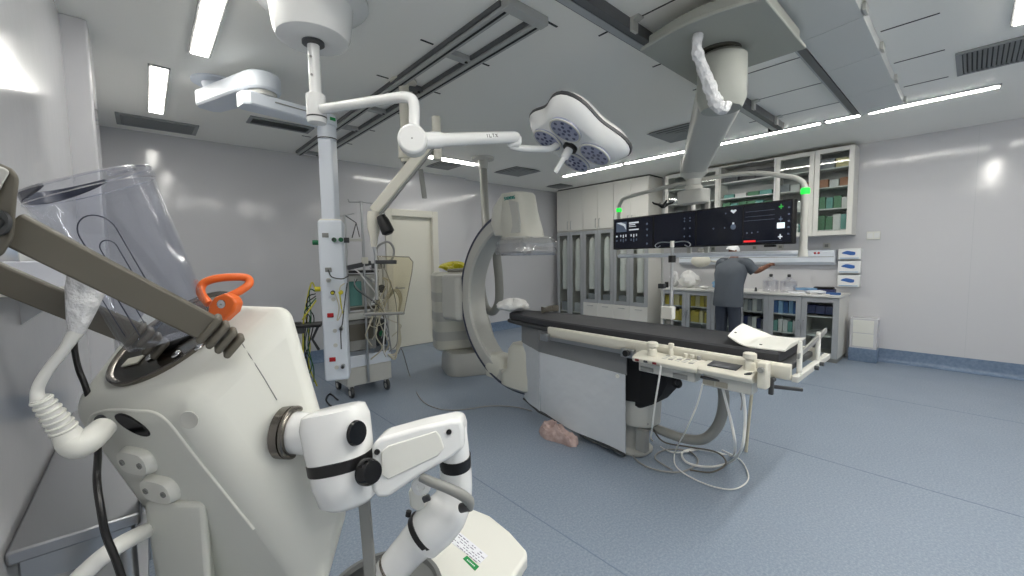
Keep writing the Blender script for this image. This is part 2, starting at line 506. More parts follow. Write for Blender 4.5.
def grille(x0, x1, y0, y1, along, label, n, dark=True):
    t = thing('air_grille', label, 'air grille', ((x0+x1)/2, (y0+y1)/2, H-.02), None)
    w = .035; fr = MB(); z0 = H-.016
    fr.box(x0, x0+w, y0, y1, z0, H).box(x1-w, x1, y0, y1, z0, H).box(x0+w, x1-w, y0, y0+w, z0, H).box(x0+w, x1-w, y1-w, y1, z0, H)
    build(fr, 'frame', 'vent_grey', t, bevel=.003)
    build(MB().box(x0+w, x1-w, y0+w, y1-w, H-.002, H), 'dark_opening', 'vent_dark' if dark else 'vent_grey', t)
    sl = MB()
    for k in range(n):
        f = (k+.5)/n
        if along == 'x':
            y = y0+w+(y1-y0-2*w)*f; sl.obox(((x0+x1)/2, y, H-.010), (1, 0, 0), (0, .8, .6) if dark else (0, .97, .24), (0, -.6, .8) if dark else (0, -.24, .97), (x1-x0)/2-w, .010 if dark else .0052, .0012)
        else:
            x = x0+w+(x1-x0-2*w)*f; sl.obox((x, (y0+y1)/2, H-.010), (0, 1, 0), (.8, 0, .6), (-.6, 0, .8), (y1-y0)/2-w, .010, .0012)
    build(sl, 'slats', 'vent_grey', t)
grille(4.68, 5.26, -.95, .15, 'x', 'wide slotted air grille in the ceiling above the bare right wall', 40)
grille(.90, 1.52, 5.0, 5.25, 'x', 'narrow slotted air grille behind the pale blue ceiling arm', 6)
grille(-.13, .54, 5.71, 6.14, 'x', 'flat pale grey return grille next to the back left corner', 34, False)

# ---------------------------------------------------------------- left ceiling frame (X 1.65-1.97)
t = thing('ceiling_rail_frame', 'long grey ladder-like rail frame hung under the ceiling beside the lamp arm', 'ceiling rail', (1.81, 4.0, H-.09))
zb = H-.05
for x0, x1, ya in ((1.645, 1.715, 1.90), (1.905, 1.975, 1.90)):
    r = MB().box(x0, x1, ya, 6.22, zb, H)
    ro = build(r, 'rail', 'rail_grey', t, bevel=.006)
    xc = (x0+x1)/2
    build(MB().box(xc-.008, xc+.008, ya, 6.22, zb-.003, zb+.002), 'slot', 'slot_black', ro)
    for side in ((x0-.014, x0), (x1, x1+.014)):
        build(MB().box(side[0], side[1], ya, 6.22, H-.03, H), 'flange', 'rail_dark', ro)
build(MB().box(1.645, 1.975, 1.83, 1.90, zb-.004, H), 'end_plate', 'rail_grey', t, bevel=.004)
for k in range(6):
    y = 2.58+.71*k
    c = MB().box(1.715, 1.905, y-.03, y+.035, zb+.012, H)
    co = build(c, 'crossbar', 'rail_dark' if k == 1 else 'rail_grey', t)
    build(MB().cyl((1.88, y, zb+.013), (1.88, y, zb+.006), .012), 'bolt', 'slot_black', co)
def slot(x0, x1, y0, y1):
    return MB().box(x0, x1, y0, y1, H-.0025, H)
s = MB()
for k in range(6):
    y = 1.87+.71*k
    s.box(1.50, 1.60, y-.008, y+.008, H-.0025, H).box(2.00, 2.10, y-.008, y+.008, H-.0025, H)
struct(s, 'trim_5', 'slot_black')

zb = H-.07
# ---------------------------------------------------------------- right ceiling rails, duct cover and panels
def double_rail(y0, y1, xa, xb, label):
    t = thing('ceiling_track', label, 'ceiling rail', ((xa+xb)/2, (y0+y1)/2, H-.09))
    c = MB()
    pr = [(y0, zb), (y0+.05, zb), (y0+.05, zb+.03), (y0+.062, zb+.03), (y0+.062, zb+.01), (y1-.035, zb+.01), (y1-.035, zb+.05), (y1, zb+.05), (y1, H), (y0, H)]
    c.loft([[V((xa, y, z)) for y, z in pr], [V((xb, y, z)) for y, z in pr]])
    o = build(c, 'channel', 'rail_dark', t, bevel=.002)
    build(MB().box(xa, xb, y0+.066, y1-.045, zb+.006, zb+.0105), 'running_strip', 'aluminium', t)
    build(MB().box(xb-.012, xb+.004, y0, y1, zb+.004, H), 'end_cap', 'black', t)
    return t
double_rail(1.50, 1.66, .9, 5.57, 'dark grey double ceiling track on the left of the monitor carriage')
double_rail(.84, .92, .9, 5.63, 'narrow dark ceiling track between the monitor carriage and the cable duct')
s = MB()
for k in range(7):
    x = 1.69+.71*k
    s.box(x-.007, x+.007, 1.66, 1.76, H-.0025, H)
    s.box(x+.015-.005, x+.015+.005, .93, 1.50, H-.0025, H)
    s.box(x+.01-.006, x+.01+.006, .20, .48, H-.0025, H)
struct(s, 'trim_6', 'slot_black')
t = thing('cable_duct', 'long pale ceiling duct cover in panels beside the narrow track', 'cable duct', (4.0, .66, H-.07))
xs = [1.25, 1.97, 2.68, 3.39, 4.10, 4.91, 5.66]
for a, b in zip(xs, xs[1:]):
    p = MB()
    pr = [(.83, H), (.83, H-.075), (.72, H-.07), (.51, H-.05), (.50, H)]
    p.loft([[V((a+.002, y, z)) for y, z in pr], [V((b-.002, y, z)) for y, z in pr]])
    po = build(p, 'cover_panel', 'ceiling_panel', t, bevel=.003)
    q = MB().box(b-.10, b-.002, .485, .502, H-.052, H-.005)
    build(q, 'end_clip', 'light_grey_plastic', po)
for a in (2.4, 3.11, 3.83, 4.54, 5.25):
    q = MB().prism([(a-.03, 1.478, H-.085), (a-.03, 1.499, H-.085), (a-.03, 1.499, H-.001), (a-.03, 1.44, H-.001), (a-.03, 1.44, H-.012), (a-.03, 1.478, H-.02)], (.06, 0, 0))
    solo(q, 'rail_clip', 'light_grey_plastic', 'small pale clamp holding the dark double ceiling track', 'clamp', 'clamps along the double ceiling track')
# ================================================================ storage along the right wall
def frame_door(y0, y1, z0, z1, x, bw, parent, name='door', handle=None, glass='glass', fm='aluminium', th=.02, divider=False):
    """framed glass door in the plane X = x (front face), hinged on its unit"""
    f = MB()
    f.box(x, x+th, y0, y0+bw, z0, z1).box(x, x+th, y1-bw, y1, z0, z1).box(x, x+th, y0+bw, y1-bw, z0, z0+bw).box(x, x+th, y0+bw, y1-bw, z1-bw, z1)
    d = build(f, name, fm, parent, bevel=.0025)
    build(MB().box(x+th*.4, x+th*.6, y0+bw, y1-bw, z0+bw, z1-bw), 'glass', glass, d)
    if handle is not None:
        hy, h0, h1 = handle
        build(MB().tube([V((x, hy, h0)), V((x-.022, hy, h0+.012)), V((x-.022, hy, h1-.012)), V((x, hy, h1))], .005, 8), 'handle', 'steel', d)
    return d
def carcass(x0, x1, y0, y1, z0, z1, parent, m='cabinet_side', shelves=(), back='cabinet_inside', t=.018, inset=.02):
    c = MB()
    c.box(x0, x1, y0, y0+t, z0, z1).box(x0, x1, y1-t, y1, z0, z1).box(x0, x1, y0+t, y1-t, z1-t, z1).box(x0, x1, y0+t, y1-t, z0, z0+t)
    b = build(c, 'body', m, parent, bevel=.002)
    build(MB().box(x1-.012, x1-.002, y0+t, y1-t, z0+t, z1-t), 'back_panel', back, b)
    for z in shelves:
        build(MB().box(x0+inset, x1-.012, y0+t, y1-t, z-.009, z+.009), 'shelf', 'shelf_white', parent)
    return b

# ---------------------------------------------------------------- three tall units next to the room corner
TX = 7.0
tall = [(5.54, 6.28, 'tall white cabinet unit in the room corner, its glass doors reaching almost to the floor'),
        (4.78, 5.54, 'middle tall white cabinet unit, with two drawers under its glass doors'),
        (4.02, 4.78, 'tall white cabinet unit at the free end, beside the monitor, two drawers below')]
nth = ['first', 'second', 'third', 'fourth', 'fifth', 'sixth']
col = 0
for k, (y0, y1, lab) in enumerate(tall):
    y0 += .001; y1 -= .001
    t = thing('tall_cabinet', lab, 'cabinet', ((TX+XR)/2, (y0+y1)/2, 0), 'tall storage cabinets')
    c = MB(); ym = (y0+y1)/2; zb_ = .30 if k == 0 else .52
    c.box(TX+.02, XR-.001, y0, y0+.018, .08, 2.975).box(TX+.02, XR-.001, y1-.018, y1, .08, 2.975).box(TX+.02, XR-.001, ym-.009, ym+.009, .08, 2.975)
    c.box(TX+.02, XR-.001, y0+.018, y1-.018, 2.05, 2.068).box(TX+.02, XR-.001, y0+.018, y1-.018, 2.957, 2.975).box(TX+.02, XR-.001, y0+.018, y1-.018, zb_-.02, zb_)
    b = build(c, 'body', 'cabinet_side', t, bevel=.002)
    build(MB().box(XR-.02, XR-.004, y0+.018, y1-.018, .1, 2.95), 'back_panel', 'cabinet_dark', b)
    build(MB().box(TX+.06, XR-.002, y0+.005, y1-.005, 0, .08), 'plinth', 'grey_plastic', t)
    build(MB().box(TX+.04, XR-.002, y0+.001, y1-.001, 2.976, 2.999), 'top_gap_strip', 'dark_grey', t)
    for j, (a, b2) in enumerate(((ym, y1), (y0, ym))):
        d = build(MB().box(TX, TX+.019, a+.002, b2-.002, 2.072, 2.972), 'upper_door', 'cabinet_white', t, bevel=.0025)
        hy = ym+.045 if j == 0 else ym-.045
        build(MB().tube([V((TX, hy, 2.10)), V((TX-.024, hy, 2.112)), V((TX-.024, hy, 2.268)), V((TX, hy, 2.28))], .006, 8), 'handle', 'steel', d)
        frame_door(a+.002, b2-.002, (.12 if k == 0 else .535), 2.045, TX, .072, t, 'glass_door', None)
        if k:
            dr = build(MB().box(TX, TX+.019, a+.002, b2-.002, .10, .53), 'drawer', 'cabinet_white', t, bevel=.0025)
            yc = (a+b2)/2
            build(MB().tube([V((TX, yc-.07, .47)), V((TX-.024, yc-.06, .47)), V((TX-.024, yc+.06, .47)), V((TX, yc+.07, .47))], .006, 8), 'handle', 'steel', dr)
        # a bundle of long hanging packs behind each glass door
        yc = (a+b2)/2; w = .08; p = MB()
        zt, zl = 1.86, (.78 if k == 0 else .82)-.02*j
        def ring(z, ww, dd, yo):
            return [V((TX+.085+dd*math.cos(q)*(1+.12*math.sin(3*q)), yc+yo+ww*math.sin(q), z)) for q in [2*PI*i/14 for i in range(14)]]
        p.loft([ring(zt+.05, .015, .015, 0), ring(zt, w*.8, .05, 0), ring(zt-.25, w, .06, .006), ring((zt+zl)/2, w*.96, .06, -.006), ring(zl+.2, w*1.02, .062, .004), ring(zl, w*.95, .055, 0)])
        solo(p, 'hanging_catheter_pack', 'cloth_white', 'long white hanging packs behind the %s glass door from the room corner' % nth[col], 'medical pack', 'packs hanging in the tall cabinets')
        p = MB().cyl((TX+.085, a+.03, 1.93), (TX+.085, b2-.03, 1.93), .008, n=10)
        build(p, 'hanging_rail', 'steel', t)
        bx = MB(); z0_ = zb_+.001
        bx.box(TX+.04, TX+.36, yc-.09, yc+.085, z0_, z0_+.20)
        solo(bx, 'storage_box', 'box_grey' if col != 1 else 'cabinet_inside', 'grey box standing at the bottom behind the %s glass door from the room corner' % nth[col], 'box', 'boxes in the tall cabinets', bevel=.004)
        col += 1

# ---------------------------------------------------------------- counter with glass doors
CX, CZ = 6.90, .90
edges = [1.15, 1.575, 1.985, 2.40, 2.82, 3.24, 3.70]
def packets(items, y0, y1, x0, z, zmax, label, group, depth=.2, cat='box', name='carton'):
    """a row of cartons standing side by side on a shelf"""
    n = len(items); pitch = (y1-y0)/n
    for i, mname in enumerate(items):
        hh = (zmax-z)*random.uniform(.78, .98); w = pitch*random.uniform(.84, .96)
        ya = y1-pitch*(i+.5); xo = random.uniform(0, .03)
        b = MB().box(x0+xo, x0+xo+depth, ya-w/2, ya+w/2, z, z+hh)
        solo(b, name, mname, label, cat, group, bevel=.003)
doorlab = ['', '', '', '', '', '']
rows = {  # door index from the free (right) end: shelf z, top z, materials, label
 0: [(.66, .80, ['box_navy', 'box_navy', 'box_navy'], 'dark blue pack on the top shelf behind the right end counter door'),
     (.66, .70, [], ''), (.37, .46, [], '')],
 1: [(.63, .84, ['box_blue', 'box_pale_blue', 'box_blue', 'box_pale_blue', 'box_blue'], 'blue and white carton on the top shelf of the second counter door from the right'),
     (.36, .55, ['box_teal', 'box_white', 'box_white', 'box_teal', 'box_white'], 'white or teal carton on the lower shelf of the second counter door from the right'),
     (.09, .24, ['box_green', 'box_white', 'box_green', 'box_white'], 'green or white carton at the bottom of the second counter door from the right')],
 2: [(.63, .84, ['box_white', 'box_grey', 'box_white', 'box_grey', 'box_white'], 'grey or white carton on the top shelf behind the door right of the person'),
     (.36, .55, ['box_navy', 'box_grey', 'box_white', 'box_navy', 'box_grey'], 'navy, grey or white carton on the lower shelf behind the door right of the person'),],
 3: [(.63, .84, ['box_grey', 'box_white', 'box_grey', 'box_white'], 'grey or white carton on the top shelf behind the person'),
     (.36, .55, ['box_white', 'box_grey', 'box_grey', 'box_white'], 'grey or white carton on the lower shelf behind the person')],
 4: [(.63, .84, ['box_yellow', 'box_cream', 'box_yellow', 'box_yellow'], 'yellow carton on the top shelf of the second counter door from the tall cabinets'),
     (.36, .57, ['box_yellow', 'box_yellow', 'box_cream', 'box_yellow'], 'yellow carton on the lower shelf of the second counter door from the tall cabinets')],
 5: [(.63, .84, ['box_yellow', 'box_yellow', 'box_cream', 'box_yellow'], 'yellow carton on the top shelf of the counter door nearest the tall cabinets'),
     (.36, .57, ['box_cream', 'box_yellow', 'box_yellow', 'box_yellow'], 'yellow carton on the lower shelf of the counter door nearest the tall cabinets')]}
unitlab = ['grey-framed counter cabinet at the bare wall end, with blue cartons inside', 'grey-framed counter cabinet the person stands at', 'grey-framed counter cabinet full of yellow cartons']
for u in range(3):
    y0, ym, y1 = edges[2*u]+.001, edges[2*u+1], edges[2*u+2]-.001
    t = thing('counter_cabinet', unitlab[u], 'cabinet', ((CX+XR)/2, ym, 0), 'counter cabinets with glass doors')
    carcass(CX+.022, XR-.001, y0, y1, .06, CZ-.001, t, 'cabinet_side', (.35, .62), 'cabinet_inside')
    build(MB().box(CX+.022, XR-.02, ym-.009, ym+.009, .079, CZ-.02), 'divider', 'cabinet_side', t)
    build(MB().box(CX+.05, XR-.004, y0+.01, y1-.01, 0, .06), 'plinth', 'grey_plastic', t)
    frame_door(y0, ym-.002, .065, CZ-.01, CX, .065, t, 'glass_door', (ym-.03, .42, .56), fm='aluminium')
    frame_door(ym+.002, y1, .065, CZ-.01, CX, .065, t, 'glass_door', (ym+.03, .42, .56), fm='aluminium')
    for j, (a, b) in enumerate(((y0, ym), (ym, y1))):
        for (z, zt, items, lab) in rows[2*u+j]:
            if items: packets(items, a+.05, b-.05, CX+.04, z if z > .2 else .079, zt, lab, lab.split(' on ')[0].split(' at ')[0]+' row, door %s' % nth[2*u+j])
m = MB().box(CX-.02, XR-.001, edges[0]-.02, edges[-1]+.03, CZ, CZ+.03)
solo(m, 'worktop', 'worktop', 'long white worktop running over the glass-door counter cabinets', 'worktop', bevel=.004)
WT = CZ+.03

# ---------------------------------------------------------------- glazed wall cabinets
UX, UZ0, UZ1 = 7.19, 1.75, 2.955
ul = [(1.10, 1.545, True, 'glazed wall cabinet at the right end, with green and orange cartons'),
      (1.545, 2.03, True, 'glazed wall cabinet second from the right end, behind the white monitor frame'),
      (2.03, 2.85, False, 'open wall shelf unit with long green cartons, above the monitor'),
      (2.85, 3.30, True, 'glazed wall cabinet behind the monitor arm'),
      (3.30, 3.80, True, 'glazed wall cabinet nearest the tall cabinets')]
for k, (y0, y1, door, lab) in enumerate(ul):
    y0 += .001; y1 -= .001
    t = thing('wall_cabinet', lab, 'cabinet', ((UX+XR)/2, (y0+y1)/2, UZ0), 'wall cabinets over the counter')
    carcass(UX+.022, XR-.001, y0, y1, UZ0, UZ1, t, 'cabinet_side', (2.12, 2.42, 2.68), 'cabinet_inside')
    if door: frame_door(y0+.002, y1-.002, UZ0+.002, UZ1-.002, UX, .06, t, 'glass_door', None, fm='cabinet_white')
    else:
        build(MB().box(UX, UX+.02, y0, y0+.02, UZ0, UZ1), 'front_post', 'white_gloss', t, bevel=.002)
sets = [
 (1.10, 1.545, [(1.769, 1.83, ['box_white']*4, 'white pack at the very bottom of the right end wall cabinet'),
                (2.13, 2.30, ['box_green', 'box_teal', 'box_green', 'box_white'], 'green or pale carton on the lower shelf of the right end wall cabinet'),
                (1.83, 2.05, ['box_green', 'box_green', 'box_white', 'box_teal'], 'green or pale carton standing above the bottom packs of the right end wall cabinet'),
                (2.43, 2.55, ['box_orange', 'box_white', 'box_orange'], 'orange or white carton on the upper shelf of the right end wall cabinet'),
                (2.69, 2.83, ['box_grey', 'box_cream'], 'pale carton on the top shelf of the right end wall cabinet')]),
 (1.545, 2.03, [(1.769, 1.95, ['box_green', 'box_white', 'box_teal'], 'green, teal or white carton at the bottom of the second wall cabinet from the right'),
                (2.13, 2.28, ['box_orange', 'box_white', 'box_white', 'box_orange'], 'orange or white carton on the lower shelf of the second wall cabinet from the right'),
                (2.43, 2.54, ['box_grey', 'box_white', 'box_orange'], 'mixed carton on the upper shelf of the second wall cabinet from the right')]),
 (2.03, 2.85, [(2.13, 2.36, ['box_green', 'box_teal', 'box_green', 'box_green', 'box_teal', 'box_green'], 'green or teal carton on the long middle shelf of the open wall unit'),
               (1.769, 2.0, ['box_cream', 'box_white', 'box_cream', 'box_white', 'box_cream'], 'cream or white carton on the bottom shelf of the open wall unit'),
               (2.43, 2.50, ['box_teal', 'box_white', 'box_green', 'box_teal'], 'flat pale green or white pack on the upper shelf of the open wall unit'),
               (2.69, 2.84, ['cabinet_dark', 'dark_grey', 'cabinet_dark'], 'dark case on the top shelf of the open wall unit')]),
 (2.85, 3.30, [(1.769, 1.98, ['box_grey', 'box_white', 'box_grey'], 'grey or white carton at the bottom of the wall cabinet behind the monitor arm'),
               (2.13, 2.30, ['box_white', 'box_grey', 'box_white'], 'white or grey carton on the lower shelf of the wall cabinet behind the monitor arm')]),
 (3.30, 3.80, [(2.13, 2.32, ['box_grey', 'box_grey', 'box_white'], 'grey or white carton in the wall cabinet nearest the tall cabinets'),
               (2.43, 2.58, ['box_grey', 'box_white'], 'grey or white carton on the upper shelf of the wall cabinet nearest the tall cabinets')])]
for y0, y1, rws in sets:
    for (z, zt, items, lab) in rws:
        zz = z
        if abs(z-1.83) < .001:       # these stand on the flat packs
            zz = 1.8325
        if abs(z-1.769) < .001 and zt < 1.85:
            n = len(items); pitch = (y1-y0-.09)/n
            for i in range(n):
                ya = y0+.045+pitch*(i+.5)
                solo(MB().box(UX+.035, UX+.25, ya-pitch*.47, ya+pitch*.47, 1.7685, 1.832), 'carton', items[i], lab, 'box', 'flat white packs in the right end wall cabinet', bevel=.003)
            continue
        packets(items, y0+.045, y1-.045, UX+.035, max(zz, 1.7685), zt, lab, 'row of '+lab.split(' on ')[0].split(' at ')[0].split(' in ')[0]+', height %.1f' % z)

# ---------------------------------------------------------------- wall services above the worktop
t = thing('wall_service_rail', 'white service trunking with two red marked outlets on the wall over the worktop', 'wall panel', (7.46, 2.4, 1.34))
r = MB(); pr = [(XR-.001, 1.33), (7.46, 1.33), (7.405, 1.37), (7.40, 1.53), (7.43, 1.55), (XR-.001, 1.55)]
r.loft([[V((x, 1.31, z)) for x, z in pr], [V((x, 3.62, z)) for x, z in pr]])
bd = build(r, 'trunking', 'pale_blue_paint', t, bevel=.004)
build(MB().box(7.398, 7.404, 1.32, 3.6, 1.445, 1.452), 'groove', 'grey_plastic', t)
for y in (1.50, 1.545):
    q = MB().cyl((7.403, y, 1.505), (7.385, y, 1.505), .017, .012, 14)
    build(q, 'outlet', 'red', t)
for y in (1.86, 2.12, 2.5, 2.85, 3.2):
    build(MB().box(7.394, 7.404, y-.055, y+.055, 1.475, 1.53), 'outlet_plate', 'light_grey_plastic', t, bevel=.004)
build(MB().cyl((7.403, 1.78, 1.51), (7.39, 1.78, 1.51), .014, n=14), 'outlet', 'black', t)
for y in (1.43, 1.72, 2.02, 2.39, 2.70, 3.05):
    t = thing('wall_socket', 'small grey socket above the white trunking', 'socket', (XR-.01, y, 1.565), 'sockets above the trunking')
    build(MB().box(XR-.016, XR-.0005, y-.042, y+.042, 1.57, 1.65), 'plate', 'light_grey_plastic', t, bevel=.004)
    build(MB().box(XR-.02, XR-.015, y-.022, y+.022, 1.59, 1.632), 'insert', 'grey_plastic', t, bevel=.002)
t = thing('wall_switch', 'double white switch plate alone on the bare right wall', 'switch', (XR-.01, .91, 1.68))
build(MB().box(XR-.012, XR-.0005, .84, .985, 1.68, 1.79), 'plate', 'white_plastic', t, bevel=.004)
for y in (.876, .948): build(MB().box(XR-.016, XR-.011, y-.028, y+.028, 1.70, 1.77), 'rocker', 'white_gloss', t, bevel=.003)

# three glove dispensers, one above another
gl = [(1.41, 1.565, 'top'), (1.215, 1.385, 'middle'), (1.02, 1.185, 'bottom')]
for z0, z1, w_ in gl:
    t = thing('glove_dispenser', '%s of the three white glove dispensers with a blue glove emblem' % w_, 'glove box', (7.47, 1.145, z0), 'glove dispensers on the wall')
    build(MB().box(7.40, XR-.001, 1.02, 1.27, z0, z1), 'case', 'white_gloss', t, bevel=.006)
    e = MB(); yc, zc = 1.145, (z0+z1)/2+.01
    out = [V((7.3985, yc+.075*math.cos(a)*(1+.15*math.cos(3*a)), zc+.028*math.sin(a)*(1+.3*math.sin(2*a)))) for a in [2*PI*i/24 for i in range(24)]]
    e.prism(out, (.003, 0, 0)); build(e, 'emblem', 'blue_logo', t)
    build(MB().box(7.398, 7.401, 1.04, 1.25, z0+.012, z0+.022), 'print_line', 'box_pale_blue', t)

# ---------------------------------------------------------------- clutter on the worktop
def lump(c, rx, ry, rz, seed, n=18, m=10, rough=.22, flat=True):
    rnd = random.Random(seed); ph = [rnd.uniform(0, 6.28) for _ in range(8)]
    mb = MB(); rings = []
    for j in range(m+1):
        t = PI*j/m/1.0; rr = []
        for k in range(n):
            a = 2*PI*k/n
            d = 1+rough*(math.sin(3*a+ph[0]+2*t)+.7*math.sin(5*a+ph[1]-3*t)+.5*math.sin(9*a+ph[2]+5*t))*math.sin(t)/1.6
            x = rx*math.sin(t)*math.cos(a)*d; y = ry*math.sin(t)*math.sin(a)*d
            z = rz*(1-math.cos(t))*(1+.12*math.sin(4*a+ph[3]))
            rr.append(V((c[0]+x, c[1]+y, c[2]+max(0, z))))
        rings.append(rr)
    mb.loft(rings)
    return mb
solo(lump((7.14, 3.30, WT), .12, .17, .14, 3, rough=.35), 'crumpled_wrap', 'cloth_white', 'big crumpled white wrap on the worktop left of the person', 'wrap', ang=20)
solo(lump((7.25, 3.62, WT), .10, .07, .13, 9, rough=.35), 'plastic_bag', 'bag_plastic', 'white plastic bag at the worktop end beside the tall cabinets', 'bag', ang=20)
solo(lump((7.02, 2.98, WT), .08, .07, .025, 12), 'folded_drape', 'cloth_white', 'flat white drape folded on the worktop beside the crumpled wrap', 'cloth', ang=25)
solo(lump((7.10, 2.78, WT), .08, .09, .07, 5, rough=.4), 'cable_bundle', 'box_pale_blue', 'bluish bundle of tubing on the worktop behind the elbow of the person', 'bundle', ang=25)
solo(MB().cyl((6.95, 3.62, WT), (6.95, 3.62, WT+.10), .035, .03), 'black_jar', 'black', 'small black jar in front of the white wrap', 'jar', bevel=.004)
# clear trays with stoppered jars on the right of the person
for i, (y, h) in enumerate(((2.05, .20), (1.81, .20))):
    t = thing('clear_jar', ['clear plastic jar with dark stopper, just right of the raised hand', 'clear plastic jar with dark stopper, farther right of the raised hand'][i], 'jar', (7.2, y, WT), 'clear jars on the worktop')
    j = MB(); j.lathe([(.10, .001), (.11, .02), (.11, h-.04), (.04, h), (.04, h+.02)], (7.2, y, WT), n=24)
    build(j, 'jar_body', 'clear_wrap', t)
    build(MB().lathe([(.018, h+.02), (.024, h+.03), (.024, h+.06), (.01, h+.065)], (7.2, y, WT), n=14), 'stopper', 'dark_grey', t)
solo(MB().cyl((7.02, 2.2, WT), (7.02, 2.2, WT+.06), .02, .012, 12), 'small_bottle', 'dark_grey', 'tiny dark bottle on the worktop edge right of the person', 'bottle')
r_ = random.Random(4)
packs = [(7.05, 1.66, .13, .13, .02, .2, 'paper', 'white flat pack under the pile on the right worktop'),
         (7.15, 1.58, .15, .12, .03, -.4, 'box_pale_blue', 'pale blue flat pack in the pile on the right worktop'),
         (7.05, 1.45, .17, .12, .024, .5, 'paper', 'white flat pack tilted at the right of the pile'),
         (7.33, 1.40, .12, .16, .05, .05, 'box_navy', 'dark blue flat case at the back of the pile'),
         (7.02, 1.24, .06, .10, .03, .1, 'box_blue', 'small blue and white pack at the worktop end')]
zc = {}
for i, (x, y, hx, hy, hz, a, mn, lab) in enumerate(packs):
    zb0 = WT if i in (0, 3, 4) else WT+.022
    if i == 1: zb0 = WT+.041
    q = MB().obox((x, y, zb0+hz/2), (math.cos(a), math.sin(a), 0), (-math.sin(a), math.cos(a), 0), (0, 0, 1), hx*.6, hy*.8, hz/2)
    solo(q, 'flat_pack', mn, lab, 'medical pack', bevel=.004)
solo(MB().box(7.27, 7.39, 1.29, 1.52, WT+.052, WT+.085), 'black_case', 'black', 'flat black case on top of the pile at the right worktop end', 'case', bevel=.01)
for i in range(3):
    solo(MB().cyl((6.905, 1.62-.14*i, WT+.009), (6.925, 1.54-.14*i, WT+.009), .008, n=10), 'syringe', 'cloth_white', 'thin white syringe lying at the front edge of the right worktop', 'syringe', 'syringes on the worktop edge')
# roll hung under the trunking, left of the person
t = thing('wall_spotlight', 'cream round-headed examination lamp on the wall left of the person', 'lamp', (7.3, 3.1, 1.35))
q = MB(); q.sphere((7.2, 3.13, 1.40), (.09, .17, .11), 16, 10); build(q, 'lamp_head', 'cream_paint', t)
build(MB().tube([V((7.26, 3.02, 1.40)), V((7.3, 2.8, 1.37)), V((7.40, 2.62, 1.41))], .016, 8), 'arm', 'light_grey_plastic', t)
build(MB().box(7.34, 7.398, 3.05, 3.25, 1.49, 1.62), 'bracket', 'grey_plastic', t, bevel=.004)
# ================================================================ patient table
X0, X1, ZT = 2.50, 3.03, .888          # near rail, far edge, rail height
YFOOT, YHEAD = .62, 3.05
t = thing('patient_table', 'long dark-topped X-ray patient table in the middle of the room', 'table', (2.75, 1.7, 0))
# tabletop under the mattress, narrowing at the head
out = [(X0+.01, YFOOT), (X0+.01, 2.35), (X0+.06, 2.75), (X0+.13, YHEAD-.03), (X0+.2, YHEAD), (X1-.2, YHEAD), (X1-.13, YHEAD-.03), (X1-.06, 2.75), (X1-.01, 2.35), (X1-.01, YFOOT)]
m = MB().prism([(x, y, ZT-.02) for x, y in out], (0, 0, .035))
build(m, 'tabletop', 'dark_grey', t, bevel=.01)
# mattress
def inset(poly, d):
    c = V((sum(p[0] for p in poly)/len(poly), sum(p[1] for p in poly)/len(poly)))
    return [(p[0]-math.copysign(d, p[0]-c.x), p[1]-math.copysign(d, p[1]-c.y)) for p in poly]
mo = [(X0+.025, YFOOT+.05), (X0+.025, 2.35), (X0+.075, 2.75), (X0+.14, 3.0), (X0+.2, 3.03), (X1-.2, 3.03), (X1-.14, 3.0), (X1-.075, 2.75), (X1-.025, 2.35), (X1-.025, YFOOT+.05)]
mi_ = inset(mo, .010)
m = MB().loft([[V((x, y, ZT+.016)) for x, y in mi_], [V((x, y, ZT+.024)) for x, y in mo], [V((x, y, ZT+.068)) for x, y in mo], [V((x, y, ZT+.078)) for x, y in mi_]])
mt = build(m, 'mattress', 'mattress', t, ang=20)
# side rails: white tube-edged profile on both long sides
for s, xa, ya in ((-1, X0, 2.33), (1, X1, 2.33)):
    m = MB()
    pr = [(0, -.05), (.022, -.05), (.03, -.03), (.03, .022), (.022, .034), (0, .034)]
    m.loft([[V((xa+s*a, YFOOT-.02, ZT+z)) for a, z in pr], [V((xa+s*a, ya, ZT+z)) for a, z in pr]])
    r = build(m, 'side_rail', 'cream_paint', t, bevel=.004, seg=3)
    m = MB().box(min(xa+s*.032, xa+s*.044), max(xa+s*.032, xa+s*.044), YFOOT+.05, ya-.02, ZT-.072, ZT-.045)
    for y in (YFOOT+.15, 1.2, 1.75, 2.2): m.box(min(xa, xa+s*.036), max(xa, xa+s*.036), y-.02, y+.02, ZT-.068, ZT-.049)
    build(m, 'accessory_rail', 'steel', r, bevel=.002)
# foot end: crossbar, two posts and the slanting rail
m = MB().box(X0-.025, X1+.16, YFOOT-.055, YFOOT-.022, ZT-.055, ZT-.02)
fb = build(m, 'foot_bar', 'light_grey_plastic', t, bevel=.006)
for x in (X0+.055, X1-.085):
    m = MB().tube([V((x, YFOOT-.038, ZT-.03)), V((x, YFOOT-.038, ZT+.10)), V((x, YFOOT-.038, ZT+.15))], [.013, .013, .010], 12)
    p = build(m, 'foot_post', 'white_plastic', t)
m = MB().bar((X0+.02, YFOOT-.038, ZT+.075), (X1+.10, YFOOT-.038, ZT+.135), .012, .028)
build(m, 'slanting_rail', 'grey_plastic', t, bevel=.002)
for i, x in enumerate((X0+.3, X0+.42)):
    m = MB().cyl((x, YFOOT-.055, ZT-.035), (x, YFOOT-.075, ZT-.035), .012, n=12)
    build(m, 'bolt', 'dark_grey', fb)
